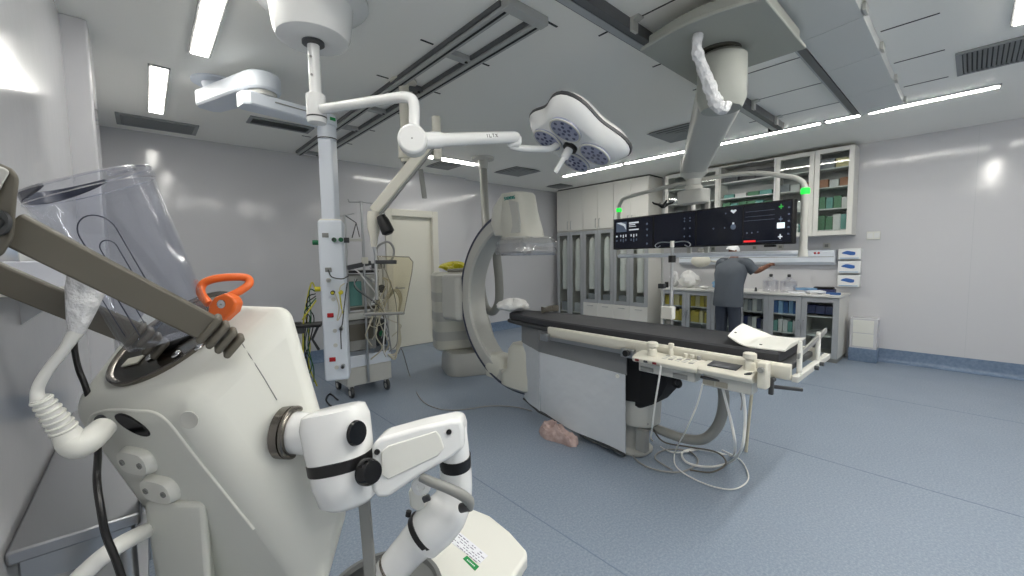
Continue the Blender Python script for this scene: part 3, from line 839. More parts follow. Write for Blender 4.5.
# black locking lever at the near foot corner
m = MB().cyl((X0-.03, YFOOT+.055, ZT-.055), (X0-.075, YFOOT+.055, ZT-.055), .013, n=14)
m.bar((X0-.065, YFOOT+.055, ZT-.04), (X0-.07, YFOOT+.055, ZT-.13), .022, .022)
m.bar((X0-.055, YFOOT+.06, ZT-.09), (X0-.02, YFOOT-.075, ZT-.085), .018, .018)
build(m, 'locking_lever', 'dark_grey', t, bevel=.004)
# chrome rail clamp with black knob
m = MB().box(X0-.07, X0-.03, 1.50, 1.60, ZT-.085, ZT-.025)
c = build(m, 'rail_clamp', 'steel', t, bevel=.006)
build(MB().cyl((X0-.07, 1.545, ZT-.05), (X0-.095, 1.545, ZT-.05), .022, n=18), 'clamp_knob', 'black', c)
m = MB().box(X0-.07, X0-.03, 2.30, 2.38, ZT-.08, ZT-.02)
build(m, 'rail_clamp', 'steel', t, bevel=.006)
# lifting column: black bellows over a white foot
m = MB()
def oct_(z, a, b, yc=1.86): return [V((2.76+a*math.copysign(abs(math.cos(q))**.6, math.cos(q)), yc+b*math.copysign(abs(math.sin(q))**.6, math.sin(q)), z)) for q in [2*PI*(i+.5)/20 for i in range(20)]]
rg = []
for i in range(15):
    z = .44+i*.026; k = .975 if i % 2 else 1.0
    rg.append(oct_(z, .19*k, .36*k))
m.loft(rg)
build(m, 'bellows', 'black_fabric', t)
m = MB()
poly = [V((2.62, 1.34, .80)), V((2.62, 1.36, .62)), V((2.62, 1.40, .53)), V((2.62, 1.47, .44)), V((2.62, 1.56, .39)), V((2.62, 1.70, .375)), V((2.62, 2.05, .375)), V((2.62, 2.05, .80))]
m.prism(poly, (.26, 0, 0))
build(m, 'carriage_cover', 'black_fabric', t, bevel=.02)
m = MB().loft([oct_(.24, .16, .36), oct_(.44, .16, .37)])
build(m, 'column_collar', 'light_grey_plastic', t, bevel=.01)
m = MB().loft([oct_(0, .15, .30), oct_(.03, .15, .30), oct_(.045, .12, .27), oct_(.25, .10, .24)])
build(m, 'foot_plate', 'carm_grey', t, bevel=.008)
m = MB().box(2.60, 2.66, 1.50, 1.58, .08, .24)
build(m, 'cable_box', 'grey_plastic', t, bevel=.006)
bp = onX(677, 383, 2.74)
m = MB().torus(bp, (1, 0, 0), .026, .012, 24, 8).box(bp.x-.015, bp.x+.015, bp.y-.006, bp.y+.06, bp.z+.025, bp.z+.06)
build(m, 'brake_pedal', 'black', t)
# drive carriage under the top
m = MB().box(X0+.09, X1-.05, .95, 2.3, ZT-.095, ZT-.021)
build(m, 'slide_carriage', 'grey_plastic', t, bevel=.008)

# conduit curving from the foot end to the pedestal
solo(MB().tube([V((2.78, 1.10, ZT-.15)), V((2.78, 1.06, .68)), V((2.79, 1.045, .52)), V((2.79, 1.08, .36)), V((2.79, 1.17, .24)), V((2.79, 1.30, .20)), V((2.79, 1.44, .20)), V((2.78, 1.60, .22))], [.05, .034, .034, .034, .034, .034, .034, .034], 14, smooth=8),
     'cable_conduit', 'hose_grey', 'thick grey cable conduit hanging in a loop under the table foot end', 'hose')

# lead skirt hanging from the rail: grey band over white panels
XS = 2.54; KS = 2.54/2.452
t = thing('lead_skirt', 'hanging white and grey radiation skirt on the near side of the table', 'radiation shield', (XS, 2.1, .1))
def hang(y0, y1, zt0, zt1, zb0, zb1, mname, name, xo0=0, xo1=0, parent=None, bulge=.0, th=.012, nz=10, ny=14):
    mb = MB()
    y0, y1 = y0*KS, y1*KS; zt0, zt1, zb0, zb1 = (1.5-(1.5-z)*KS for z in (zt0, zt1, zb0, zb1))
    def P(u, v, off):
        y = y0+(y1-y0)*u; top = zt0+(zt1-zt0)*u; bot = zb0+(zb1-zb0)*u
        z = bot+(top-bot)*v
        x = XS+(xo0+(xo1-xo0)*u)*1.0 - bulge*math.sin(PI*u)*(1-v)*.6 + bulge*.6*math.sin(2.3*PI*u+.6)*(1-v)**1.5
        return V((x+off, y, z))
    rings = []
    for i in range(ny+1):
        u = i/ny
        rings.append([P(u, k/nz, 0) for k in range(nz+1)]+[P(u, 1-k/nz, th) for k in range(nz+1)])
    mb.loft(rings)
    return build(mb, name, mname, parent, ang=40)
hang(1.565, 2.41, .845, .905, .672, .697, 'shield_grey', 'upper_band', parent=t)
hang(1.575, 2.41, .675, .70, .105, .185, 'shield_white', 'lower_panel', parent=t, bulge=.03, xo0=-.002, xo1=-.002)
hang(2.415, 2.75, .905, .93, .697, .72, 'shield_grey', 'upper_band', 0, .12, t)
hang(2.415, 2.73, .70, .722, .185, .20, 'shield_white', 'folded_panel', -.002, .115, t, bulge=.008)
m = MB()
for (ya, yb, za, zb, xa, xb) in ((1.575, 1.83, .094, .118, 0, 0), (1.83, 2.10, .118, .145, 0, 0), (2.10, 2.41, .145, .175, 0, 0), (2.415, 2.73, .175, .19, 0, .115)):
    m.bar((XS+xa+.004, ya*KS, 1.5-(1.5-za)*KS), (XS+xb+.004, yb*KS, 1.5-(1.5-zb)*KS), .02, .014)
build(m, 'hem', 'dark_grey', t)
build(MB().cyl((XS-.002, 1.69, .625), (XS-.012, 1.69, .625), .014, n=16), 'snap_button', 'white_plastic', t)

# control consoles clipped to the near rail
t = thing('table_console', 'cream joystick console with buttons clipped to the table rail, next to the skirt', 'control panel', (2.40, 1.27, ZT-.1), 'control panels on the table rail')
def console(y0, y1, zt):
    p = MB()
    pr = [(X0-.05, zt-.02), (X0-.05, zt), (X0-.155, zt-.012), (X0-.185, zt-.03), (X0-.175, zt-.055), (X0-.10, zt-.075)]
    p.loft([[V((x, y0, z)) for x, z in pr], [V((x, y1, z)) for x, z in pr]])
    return p
ZC = ZT-.012
build(console(1.02, 1.44, ZC), 'housing', 'cream_paint', t, bevel=.007, seg=3)
def knob(x, y, z, r, h, m_='cream_paint', parent=None, name='joystick'):
    q = MB().lathe([(r*.85, 0), (r*.8, h*.45), (r*.62, h*.52), (r*.62, h*.62), (r, h*.7), (r*.98, h*.95), (r*.8, h)], (x, y, z), n=22)
    return build(q, name, m_, parent)
knob(X0-.12, 1.33, ZC-.008, .036, .085, parent=t)
knob(X0-.06, 1.235, ZC-.002, .018, .075, parent=t, name='lever')
for i, (x, y) in enumerate(((.06, 1.14), (.06, 1.10), (.06, 1.06))):
    build(MB().cyl((X0-x, y, ZC-.002), (X0-x, y, ZC+.022), .013, n=14), 'lever', 'cream_paint' if i != 2 else 'grey_plastic', t)
for i in range(3):
    for j in range(5):
        x = X0-.085-.026*i; y = 1.24-.042*j
        zz = ZC-.004-.012*(.05+.034*i)/.15
        build(MB().box(x-.009, x+.009, y-.014, y+.014, zz, zz+.006), 'button', 'light_grey_plastic' if (i+j) % 3 else 'grey_plastic', t, bevel=.002)
for y, mn in ((1.40, 'dark_red'), (1.28, 'dark_red'), (1.34, 'dark_grey')):
    build(MB().box(X0-.188, X0-.176, y-.012, y+.012, ZC-.047, ZC-.033), 'side_button', mn, t)
build(MB().box(X0-.13, X0-.045, 1.05, 1.42, ZC-.125, ZC-.06), 'rail_bracket', 'light_grey_plastic', t, bevel=.006)
for y in (1.36, 1.14): build(MB().box(X0-.134, X0-.13, y-.045, y+.045, ZC-.118, ZC-.09), 'label_plate', 'grey_plastic', t)
t = thing('table_console', 'cream console with dark touch screen and big knob, nearest the table foot', 'control panel', (2.40, .83, ZT-.1), 'control panels on the table rail')
build(console(.735, 1.015, ZC+.006), 'housing', 'cream_paint', t, bevel=.007, seg=3)
q = MB(); zz = ZC+.008
q.hexa([(X0-.06, .82, zz-.0005), (X0-.15, .82, zz-.011), (X0-.15, .975, zz-.011), (X0-.06, .975, zz-.0005), (X0-.06, .82, zz+.003), (X0-.15, .82, zz-.006), (X0-.15, .975, zz-.006), (X0-.06, .975, zz+.003)])
build(q, 'touch_screen', 'touch_dark', t)
knob(X0-.09, .775, ZC-.001, .034, .095, parent=t, name='control_knob')
for x in (.145, .16): build(MB().cyl((X0-x, .775, ZC-.012), (X0-x, .745, ZC-.002), .006, n=10), 'button', 'dark_grey', t)
build(MB().box(X0-.14, X0-.045, .745, 1.0, ZC-.125, ZC-.055), 'rail_bracket', 'light_grey_plastic', t, bevel=.006)
for y in (.97, .90): build(MB().box(X0-.145, X0-.14, y-.035, y+.03, ZC-.115, ZC-.085), 'label_plate', 'taupe_light', t)
build(MB().bar((X0-.15, 1.01, ZC-.075), (X0-.12, .86, ZC-.085), .02, .015), 'release_handle', 'dark_grey', t, bevel=.003)
t = thing('rail_clamp', 'cream upright clamp block at the foot side of the touch screen console', 'clamp', (2.40, .70, ZT-.09))
m = MB().box(X0-.145, X0-.08, .675, .722, ZT-.09, ZT+.05)
build(m, 'block', 'cream_paint', t, bevel=.008)
build(MB().cyl((X0-.145, .70, ZT+.015), (X0-.17, .70, ZT+.015), .014, n=14), 'screw_knob', 'grey_plastic', t)

# white curved arm board lying on the mattress at the foot end
def armboard(u, v):
    y = .94-.29*u; x = X0+.05+.44*v
    lip = .105*max(0, 1-u*2.6)**1.6*(0.45+.55*v)
    return V((x+.0*u, y+.02*math.sin(3*v), ZT+.088+lip+.05*max(0, u-.75)*v))
m = MB(); nu, nv = 16, 8
rr = []
for i in range(nu+1):
    u = i/nu; ring = []
    w0 = .0+.10*max(0, u-.6); w1 = 1-.35*max(0, .28-u)/.28
    for j in range(nv+1): ring.append(armboard(u, w0+(w1-w0)*j/nv))
    rr.append(ring+[p-V((0, 0, .007)) for p in reversed(ring)])
m.loft(rr)
ab = solo(m, 'arm_board', 'white_plastic', 'curved white plastic arm board lying on the mattress foot end', 'arm board', ang=40)
for (u, v) in ((.05, .25), (.55, .2)):
    p = armboard(u, v); q = MB().cyl(p+V((0, 0, -.001)), p+V((0, 0, .0035)), .008, n=10)
    build(q, 'hole', 'dark_grey', ab)

# headrest and cloth at the head end
m = MB()
rg = []
for k in range(15):
    a = PI*k/14; w = .11
    rg.append([V((2.90+w*math.cos(a)*.6, 2.72+.03*math.sin(a), ZT+.080)), V((2.90+w*math.cos(a), 2.68+.09*math.sin(a), ZT+.080)), V((2.90+w*math.cos(a), 2.68+.09*math.sin(a), ZT+.125+.02*abs(math.cos(a)))), V((2.90+w*math.cos(a)*.6, 2.72+.03*math.sin(a), ZT+.12+.02*abs(math.cos(a))))])
m.loft(rg)
solo(m, 'headrest', 'taupe', 'small grey-brown horseshoe headrest on the table head end', 'headrest', bevel=.008)
m = lump((2.72, 3.03, ZT+.079), .15, .17, .06, 33, n=26, m=12, rough=.16)
solo(m, 'white_cloth', 'cloth_white', 'crumpled white cloth lying on the table head end under the detector', 'cloth', ang=25)

# crumpled pink cloth on the floor against the skirt
m = MB(); rg = []; rnd = random.Random(2)
ph = [rnd.uniform(0, 6.28) for _ in range(6)]
cx, cy = 2.462, 2.225
for j in range(13):
    t_ = j/12; rr = []
    for k in range(44):
        a = 2*PI*k/44
        rad = (1-.96*t_**2.2)*(1+.10*math.sin(3*a+ph[0])+.08*math.sin(5*a+ph[1]+3*t_)+.04*math.sin(11*a+ph[2]))
        z = .10*math.sin(PI/2*min(1, t_*1.15))*(1+.22*math.sin(2*a+ph[3])*t_+.16*math.sin(5*a+ph[4]+6*t_)+.1*math.sin(9*t_*3+a))
        rr.append(V((cx+.072*rad*math.cos(a), cy+.20*rad*math.sin(a), .002+max(0, z))))
    rg.append(rr)
m.loft(rg)
solo(m, 'crumpled_cloth', 'cloth_pink', 'crumpled dusty pink cloth on the floor against the white skirt', 'cloth', ang=50)

# ---------------------------------------------------------------- loose cables of the table
def cable(pts, r, mname, label, name='cable', cat='cable', group=None, n=7, sm=8):
    return solo(MB().tube([V(p) for p in pts], r, n, smooth=sm), name, mname, label, cat, group)
def fl(px, py, z=.012): return onZ(px, py, z)
def hg(px, py, X): return onX(px, py, X)
cable([hg(661, 366, 2.29), hg(659, 380, 2.30), hg(655, 405, 2.34), hg(652, 430, 2.42), fl(652, 440), fl(668, 451), fl(684, 452), fl(700, 449)], .006, 'cable_white', 'thin white cable dropping straight from the joystick console to the floor')
cable([hg(722, 385, 2.38), hg(727, 405, 2.42), hg(732, 425, 2.46), hg(735, 445, 2.5), fl(732, 456, .02), fl(715, 452, .02), fl(695, 449, .02), fl(682, 453, .02), fl(688, 463, .02), fl(710, 467, .02), fl(730, 462, .03), hg(741, 450, 2.42), hg(745, 425, 2.40), hg(744, 400, 2.37), hg(741, 385, 2.37)], .008, 'cable_white', 'thick white cable looping from the foot console down and back up')
cable([hg(703, 383, 2.36), hg(697, 405, 2.4), hg(686, 430, 2.46), fl(675, 452, .03), fl(676, 466, .028), fl(692, 478, .012), fl(715, 487), fl(735, 489), fl(748, 480), fl(746, 468), fl(738, 458), fl(722, 450)], .0045, 'cable_white', 'thin white cable that makes the widest loop on the floor')
cable([hg(648, 424, 2.66), fl(640, 440, .02), fl(633, 455), fl(650, 468), fl(680, 472), fl(698, 462), fl(688, 451), fl(665, 450), fl(655, 458), fl(672, 470)], .006, 'cable_grey', 'grey cable coiled on the floor in front of the table pedestal')
cable([hg(652, 428, 2.62), fl(664, 442, .03), fl(690, 447, .034), fl(716, 452, .034), fl(726, 463, .034), fl(712, 472, .02), fl(690, 470, .034)], .006, 'taupe', 'taupe cable coiled on the floor beside the grey one')
cable([hg(738, 386, 2.37), hg(742, 400, 2.39), hg(741, 410, 2.40)], .004, 'cable_grey', 'very thin grey cable hanging under the console with touch screen')
pb = onZ(746, 452, 0.0); dd = (pb-EYE).dot(FWD)
solo(MB().tube([pb+V((0, 0, .002)), at(749, 420, dd), at(752, 391, dd)], .011, 10), 'leaning_tube', 'cable_beige', 'straight beige tube standing on the floor near the foot corner of the table', 'tube')
# ================================================================ C-arm on its floor stand
IX, IY, IZ, RO = 2.77, 2.88, 1.08, .90
AZ = math.radians(93)
cd = V((math.cos(AZ), math.sin(AZ), 0)); cn = V((math.sin(AZ), -math.cos(AZ), 0))   # back direction, sideways
iso = V((IX, IY, IZ))
t = thing('c_arm', 'big cream C-shaped X-ray arm with flat detector over the table head', 'x-ray machine', (3.1, 4.4, 0))
def arc(a0, a1, n, prof, m=None):
    mb = MB(); rings = []
    for i in range(n+1):
        a = a0+(a1-a0)*i/n; d = cd*math.cos(a)+V((0, 0, 1))*math.sin(a)
        rings.append([iso+d*r+cn*s for r, s in prof])
    return mb.loft(rings)
A0, A1 = math.radians(-96), math.radians(78)
hw = .12
prof = [(RO-.15, -hw+.02), (RO-.13, -hw), (RO-.02, -hw), (RO, -hw+.02), (RO, hw-.02), (RO-.02, hw), (RO-.13, hw), (RO-.15, hw-.02), (RO-.115, 0)]
c = build(arc(A0, A1, 60, prof), 'c_ring', 'carm_grey', t, ang=40)
build(arc(A0, A1, 60, [(RO-.028, -hw-.004), (RO-.004, -hw-.004), (RO+.004, -hw+.012), (RO+.004, -hw+.03), (RO-.028, -hw+.02)]), 'edge_strip', 'carm_strip', c, ang=50)
build(arc(A0, A1, 60, [(RO-.028, hw+.004), (RO-.004, hw+.004), (RO+.004, hw-.012), (RO+.004, hw-.03), (RO-.028, hw-.02)]), 'edge_strip', 'carm_strip', c, ang=50)
# side of the ring nearest to us is the -cn or +cn side; both carry the strip
# tube housing at the lower end
m = MB()
def rr(c, ax, ay, hx, hy, z, n=24, p=.55):
    return [V(c)+ax*(hx*math.copysign(abs(math.cos(q))**p, math.cos(q)))+ay*(hy*math.copysign(abs(math.sin(q))**p, math.sin(q)))+V((0, 0, z)) for q in [2*PI*(i+.5)/n for i in range(n)]]
b0 = iso.copy(); b0.z = 0
m.loft([rr(b0+cd*.02, cd, cn, .16, .13, .20), rr(b0+cd*.03, cd, cn, .24, .18, .24), rr(b0+cd*.03, cd, cn, .24, .18, .36), rr(b0, cd, cn, .20, .16, .40), rr(b0, cd, cn, .18, .15, .60), rr(b0, cd, cn, .14, .12, .66)])
build(m, 'tube_housing', 'carm_paint', t, ang=40)
m = MB(); m.loft([rr(b0+cd*.40, cd, cn, .15, .12, .26), rr(b0+cd*.40, cd, cn, .17, .13, .36), rr(b0+cd*.41, cd, cn, .15, .11, .46), rr(b0+cd*.41, cd, cn, .11, .08, .49)])
build(m, 'collimator_cover', 'carm_paint', t, ang=40)
# detector column at the upper end
e1, e2 = cd, cn
top = iso.copy(); top.z = 0
m = MB()
m.loft([rr(top+cd*.04, cd, cn, .19, .17, 1.66), rr(top+cd*.06, cd, cn, .18, .165, 1.78), rr(top+cd*.095, cd, cn, .165, .15, 1.95), rr(top+cd*.11, cd, cn, .155, .14, 2.10), rr(top+cd*.115, cd, cn, .14, .125, 2.125)])
h = build(m, 'detector_head', 'carm_paint', t, ang=30)
m = MB()
m.loft([rr(top+cd*.25, cd, cn, .09, .15, 1.72, p=.7), rr(top+cd*.27, cd, cn, .13, .155, 1.85, p=.7), rr(top+cd*.25, cd, cn, .12, .15, 2.0, p=.7), rr(top+cd*.20, cd, cn, .07, .13, 2.10, p=.7)])
build(m, 'head_side_cover', 'carm_paint', t, ang=30)
fd = (V((0, 0, 0))-top).normalized()
# darker shaped inlay and maker's lettering on the side that faces the room
sx = -cn if (-cn).dot(fd) > 0 else cn
m = MB()
m.loft([[top+cd*a+sx*(s_)+V((0, 0, z)) for a, s_, z in ((.04, .176, 1.735), (-.08, .176, 1.735), (-.075, .168, 1.80), (-.02, .146, 2.02), (.10, .142, 2.06), (.04, .160, 1.90), (.02, .170, 1.80))], [top+cd*a+sx*(s_-.02)+V((0, 0, z)) for a, s_, z in ((.04, .176, 1.735), (-.08, .176, 1.735), (-.075, .168, 1.80), (-.02, .146, 2.02), (.10, .142, 2.06), (.04, .160, 1.90), (.02, .170, 1.80))]])
build(m, 'side_inlay', 'carm_grey', h)
m = MB()
ud = -cd if (-cd).dot(RGT) > 0 else cd
lettering(m, 'SIEMENS', top+cd*.15+sx*.144+V((0, 0, 2.055)), ud, V((0, 0, 1)), .026, w=.014, t=.006, lift=.006)
build(m, 'maker_lettering', 'logo_teal', h)
m = MB(); m.loft([rr(top, cd, cn, .18, .21, 1.545, p=.3), rr(top, cd, cn, .19, .22, 1.56, p=.3), rr(top, cd, cn, .19, .22, 1.63, p=.3), rr(top+cd*.02, cd, cn, .18, .19, 1.70, p=.4)])
build(m, 'flat_detector', 'light_grey_plastic', h, ang=30)
m = MB(); rg = []; rnd = random.Random(11)
for k, z in enumerate((1.525, 1.532, 1.56, 1.60, 1.635, 1.665, 1.69)):
    s_ = (.95, 1.05, 1.10, 1.06, 1.10, 1.0, .8)[k]
    ring = rr(top, cd, cn, .205*s_, .235*s_, z, n=48, p=.35)
    rg.append([p+cd*rnd.uniform(-.006, .006)+cn*rnd.uniform(-.006, .006)+V((0, 0, rnd.uniform(-.006, .006))) for p in ring])
m.loft(rg)
build(m, 'detector_wrap', 'clear_wrap', h, ang=30)
# floor stand behind the C
m = MB(); sc = V((3.07, 4.42, 0))
sd = V((.92, -.39, 0)).normalized(); sp = V((.39, .92, 0)).normalized()
m.loft([rr(sc+sd*.10+sp*.14, sd, sp, .34, .36, 0, p=.5), rr(sc+sd*.10+sp*.14, sd, sp, .35, .37, .02, p=.5), rr(sc+sd*.10+sp*.14, sd, sp, .34, .36, .17, p=.5), rr(sc+sd*.10+sp*.14, sd, sp, .32, .34, .29, p=.5)])
st = build(m, 'stand_base', 'carm_grey', t, ang=40)
m = MB(); z0 = .30
def cabr(z, g=0): return rr(sc+sp*.30-sd*.06, sd, sp, .28+g, .24+g, z, p=.4)
m.loft([cabr(.285, -.03), cabr(.31), cabr(1.28), cabr(1.32, -.03)])
cb = build(m, 'stand_cabinet', 'carm_paint', t, ang=30)
for z in (.42, .68, .94):
    q = MB().loft([cabr(z, .003), cabr(z+.12, .003)]); build(q, 'grey_band', 'carm_grey', cb)
m = MB()
def pl(z, x): return [sc+sd*a+sp*b+V((0, 0, z)) for a, b in ((.06+x, -.22), (.16+x, -.30), (.34+x, -.26), (.40+x, -.05), (.34+x, .2), (.06+x, .2))]
m.loft([pl(.36, .06), pl(.46, .01), pl(.95, -.10), pl(1.22, -.15), pl(1.24, -.14)])
build(m, 'pivot_cover', 'carm_grey', t, bevel=.03, seg=3)
# carriage that grips the ring
m = MB(); g = iso+cd*(RO+.13)
m.obox(g+V((0, 0, -.02)), cd, cn, (0, 0, 1), .16, .19, .26)
build(m, 'ring_carriage', 'carm_grey', t, bevel=.05, seg=3)

# yellow bag and grey tray on top of the stand cabinet
p0 = sc+sp*.28-sd*.06
m = lump((p0.x+.05, p0.y+.02, 1.322), .19, .13, .065, 21, rough=.45)
solo(m, 'yellow_bag', 'bag_yellow', 'crumpled bright yellow bag on top of the C-arm stand', 'bag', ang=20)
m = MB().tube([p0+V((-.15, -.10, 1.345)), p0+V((0, -.20, 1.35)), p0+V((.16, -.22, 1.38)), p0+V((.26, -.16, 1.44))], [.022, .026, .026, .02], 10, smooth=6)
solo(m, 'soft_roll', 'taupe_light', 'grey padded roll lying in front of the yellow bag', 'roll')

# hose mast from the ceiling and the hanging hose
t = thing('hose_mast', 'grey cable hose coming down from a round ceiling flange behind the C-arm', 'hose', (3.85, 4.95, 1.7))
q = MB().lathe([(.17, 0), (.165, -.035), (.075, -.05), (.07, -.16), (.06, -.165)], (3.86, 4.93, H), n=28)
build(q, 'ceiling_flange', 'light_grey_plastic', t)
q = MB().tube([V((3.86, 4.93, 2.86)), V((3.85, 4.90, 2.5)), V((3.80, 4.82, 2.2)), V((3.68, 4.66, 1.96)), V((3.5, 4.45, 1.75))], .058, 14, smooth=8)
build(q, 'hose', 'hose_grey', t)
pa = [onX(497, 236, 3.0), onX(497, 258, 3.02), onX(499, 280, 3.06), onX(499, 300, 3.10), onX(494, 311, 3.15), onX(487, 309, 3.2), onX(483, 297, 3.25), onX(481, 283, 3.3)]
solo(MB().tube(pa, .05, 12, smooth=8), 'hanging_hose', 'hose_grey', 'thick grey hose hanging in a U inside the C-arm', 'hose')
# ================================================================ monitor boom
t = thing('monitor_boom', 'big pale ceiling carriage with a swing arm carrying the wide monitor', 'ceiling arm', (2.9, 1.1, 2.7))
m = MB(); zt, zb2 = 2.985, 2.80
lowx = [(2.44-.07*math.sin(PI*k/10), 1.47-(1.47-.76)*k/10) for k in range(11)]
poly = lowx+[(3.22, .76), (3.22, 1.47)]
m.loft([[V((x, y, zb2)) for x, y in poly], [V((x, y, zb2+.025)) for x, y in poly]])
cp = build(m, 'carriage_plate', 'carriage', t, bevel=.006)
pin = [(x+.05 if x < 3 else x-.06, y-.03 if y > 1.1 else y+.02) for x, y in poly]
m = MB().loft([[V((x, y, zb2+.024)) for x, y in pin], [V((x, y, zt-.08)) for x, y in pin]])
build(m, 'carriage_body', 'carriage', t, bevel=.01)
m = MB().cyl((2.83, 1.14, 2.80), (2.83, 1.14, 2.785), .13, n=28)
build(m, 'bearing_ring', 'dark_chrome', cp)
# knuckle, swing arm, end joint
K = V((2.86, 1.13, 0))
m = MB().lathe([(.12, 2.785), (.145, 2.76), (.148, 2.62), (.145, 2.50), (.12, 2.44)], K, n=32)
kn = build(m, 'knuckle', 'carriage', t)
E_ = at(694, 165, 4.22); E_.z = 2.40
A_ = V((K.x, K.y, 2.56)); dv = (E_-A_); du = dv.normalized(); sdv = du.cross(V((0, 0, 1))).normalized(); upv = sdv.cross(du)
rings = []
for k in range(7):
    f = k/6; c = A_+dv*f; w = .15-.03*f; h_ = .10-.02*f
    rings.append([c+sdv*(w*math.copysign(abs(math.cos(q))**.5, math.cos(q)))+upv*(h_*math.copysign(abs(math.sin(q))**.5, math.sin(q))) for q in [2*PI*(i+.5)/20 for i in range(20)]])
m = MB().loft(rings); sa = build(m, 'swing_arm', 'light_grey_plastic', t)
m = MB().lathe([(.13, 2.50), (.135, 2.46), (.13, 2.34), (.075, 2.28), (.07, 2.22), (.085, 2.21), (.085, 2.17), (.06, 2.16)], (E_.x, E_.y, 0), n=28)
build(m, 'end_joint', 'light_grey_plastic', t)
# monitors
MR, ML = V((4.12, 1.02, 0)), V((4.445, 3.035, 0))
md = (ML-MR).normalized(); mn = V((-md.y, md.x, 0))
if mn.dot(V((-1, -1, 0))) < 0: mn = -mn
mlen = (ML-MR).length; MZ0, MZ1 = 1.585, 1.965
UREF = [0, .285, .60, .79, 1.0]; UNEW = [0, .206, .44, .70, 1.0]
def um(u):                     # seams between the four screens
    for a, b, c, d in zip(UREF, UREF[1:], UNEW, UNEW[1:]):
        if 0 <= u <= 1 and a <= u <= b: return c+(d-c)*(u-a)/(b-a)
    return u
def mp(u, z, off=0):
    u = um(u)
    return MR+md*(u*mlen)+mn*off+V((0, 0, z))
Y_ = V((E_.x, E_.y, 0)); off = -.16
m = MB().loft([rr(Y_+V((0, 0, 0)), md, mn, .155, .09, z, p=.5) for z in (2.03, 2.06, 2.15, 2.17)])
build(m, 'yoke', 'light_grey_plastic', t, bevel=.01)
for du_ in (-.10, .10):
    yo = Y_-mn*((Y_-MR).dot(mn)+.10)+md*du_
    m = MB().bar(V((yo.x, yo.y, 2.05)), V((yo.x, yo.y, 1.52)), .045, .03, mn)
    build(m, 'yoke_post', 'light_grey_plastic', t, bevel=.004)
# tube frame with green end lamps
fz0, fz1 = 1.505, 2.11
def fp(u, z): return mp(u, z, -.10)
arch = [fp(-.02, fz0), fp(-.02, 1.75), fp(-.02, 2.0), fp(-.013, 2.09), fp(.01, 2.135), fp(.06, 2.17), fp(.25, 2.25), fp(.5, 2.28), fp(.75, 2.27), fp(.95, 2.23), fp(.99, 2.18), fp(1.0, 2.06), fp(1.0, fz0)]
m = MB().tube(arch, [.030, .030, .028]+[.022]*10, 14, smooth=6)
fr = build(m, 'tube_frame', 'light_grey_plastic', t)
m = MB().tube([fp(-.03, fz0), fp(1.0, fz0)], .024, 14)
build(m, 'bottom_rail', 'pale_blue_paint', t)
m = MB().cyl(fp(-.02, fz0-.03), fp(-.02, fz0+.03), .038, .034, 18); build(m, 'rail_socket', 'light_grey_plastic', fr)
for u, z, r_, h_ in ((-.02, 2.0, .034, .055), (1.0, 2.06, .034, .05)):
    m = MB().cyl(fp(u, z), fp(u, z+h_), r_, n=18)
    build(m, 'end_lamp', 'green_lamp', fr, bevel=.008)

t = thing('wide_monitor', 'long black four-part monitor showing dark screens above the table', 'monitor', mp(.5, MZ0))
m = MB().hexa([mp(0, MZ0, .0), mp(1, MZ0, .0), mp(1, MZ0, -.07), mp(0, MZ0, -.07), mp(0, MZ1, .0), mp(1, MZ1, .0), mp(1, MZ1, -.07), mp(0, MZ1, -.07)])
build(m, 'casing', 'black', t, bevel=.006)
cuts = [0.006, .285, .60, .79, .994]    # from the right (near) end; screens as seen
def R4(mb, u0, u1, z0, z1, o=.003):
    return mb.hexa([mp(u0, z0, .0), mp(u1, z0, .0), mp(u1, z0, o), mp(u0, z0, o), mp(u0, z1, 0), mp(u1, z1, 0), mp(u1, z1, o), mp(u0, z1, o)])
scr = []
for a, b in zip(cuts, cuts[1:]):
    m = MB(); R4(m, a+.004, b-.004, MZ0+.014, MZ1-.014, .002)
    scr.append(build(m, 'screen', 'screen', t))
def fz(v): return MZ0+(MZ1-MZ0)*v
def marks(rects, mname, parent, name):
    mb = MB()
    for (u0, u1, v0, v1) in rects: R4(mb, u0, u1, fz(v0), fz(v1), .0035)
    return build(mb, name, mname, parent)
# right-hand screen: traces, red band, white read-out, green and grey signs
marks([(.10, .27, .80, .806), (.10, .27, .68, .686), (.10, .28, .585, .591)], 'screen_dim', scr[0], 'trace')
marks([(.205, .277, .07, .115)], 'screen_red', scr[0], 'red_band')
marks([(.055, .20, .085, .093)], 'screen_dim', scr[0], 'trace')
marks([(.043, .085, .36, .49)], 'screen_white', scr[0], 'read_out')
def cross(u, v, s_, mname, parent):
    mb = MB(); R4(mb, u-s_, u+s_, fz(v-.014), fz(v+.014), .0035); R4(mb, u-s_*.25, u+s_*.25, fz(v-.05), fz(v+.06), .0036); build(mb, 'sign', mname, parent)
cross(.066, .85, .012, 'screen_green', scr[0]); cross(.066, .57, .01, 'screen_dim', scr[0]); cross(.066, .17, .012, 'screen_mark', scr[0])
for v in (.80, .65, .50, .36, .21): marks([(.018, .028, v, v+.035)], 'screen_dim', scr[0], 'side_sign')
marks([(.255, .262, .28, .31), (.225, .232, .28, .31), (.19, .197, .29, .32)], 'screen_dim', scr[0], 'trace_marks')
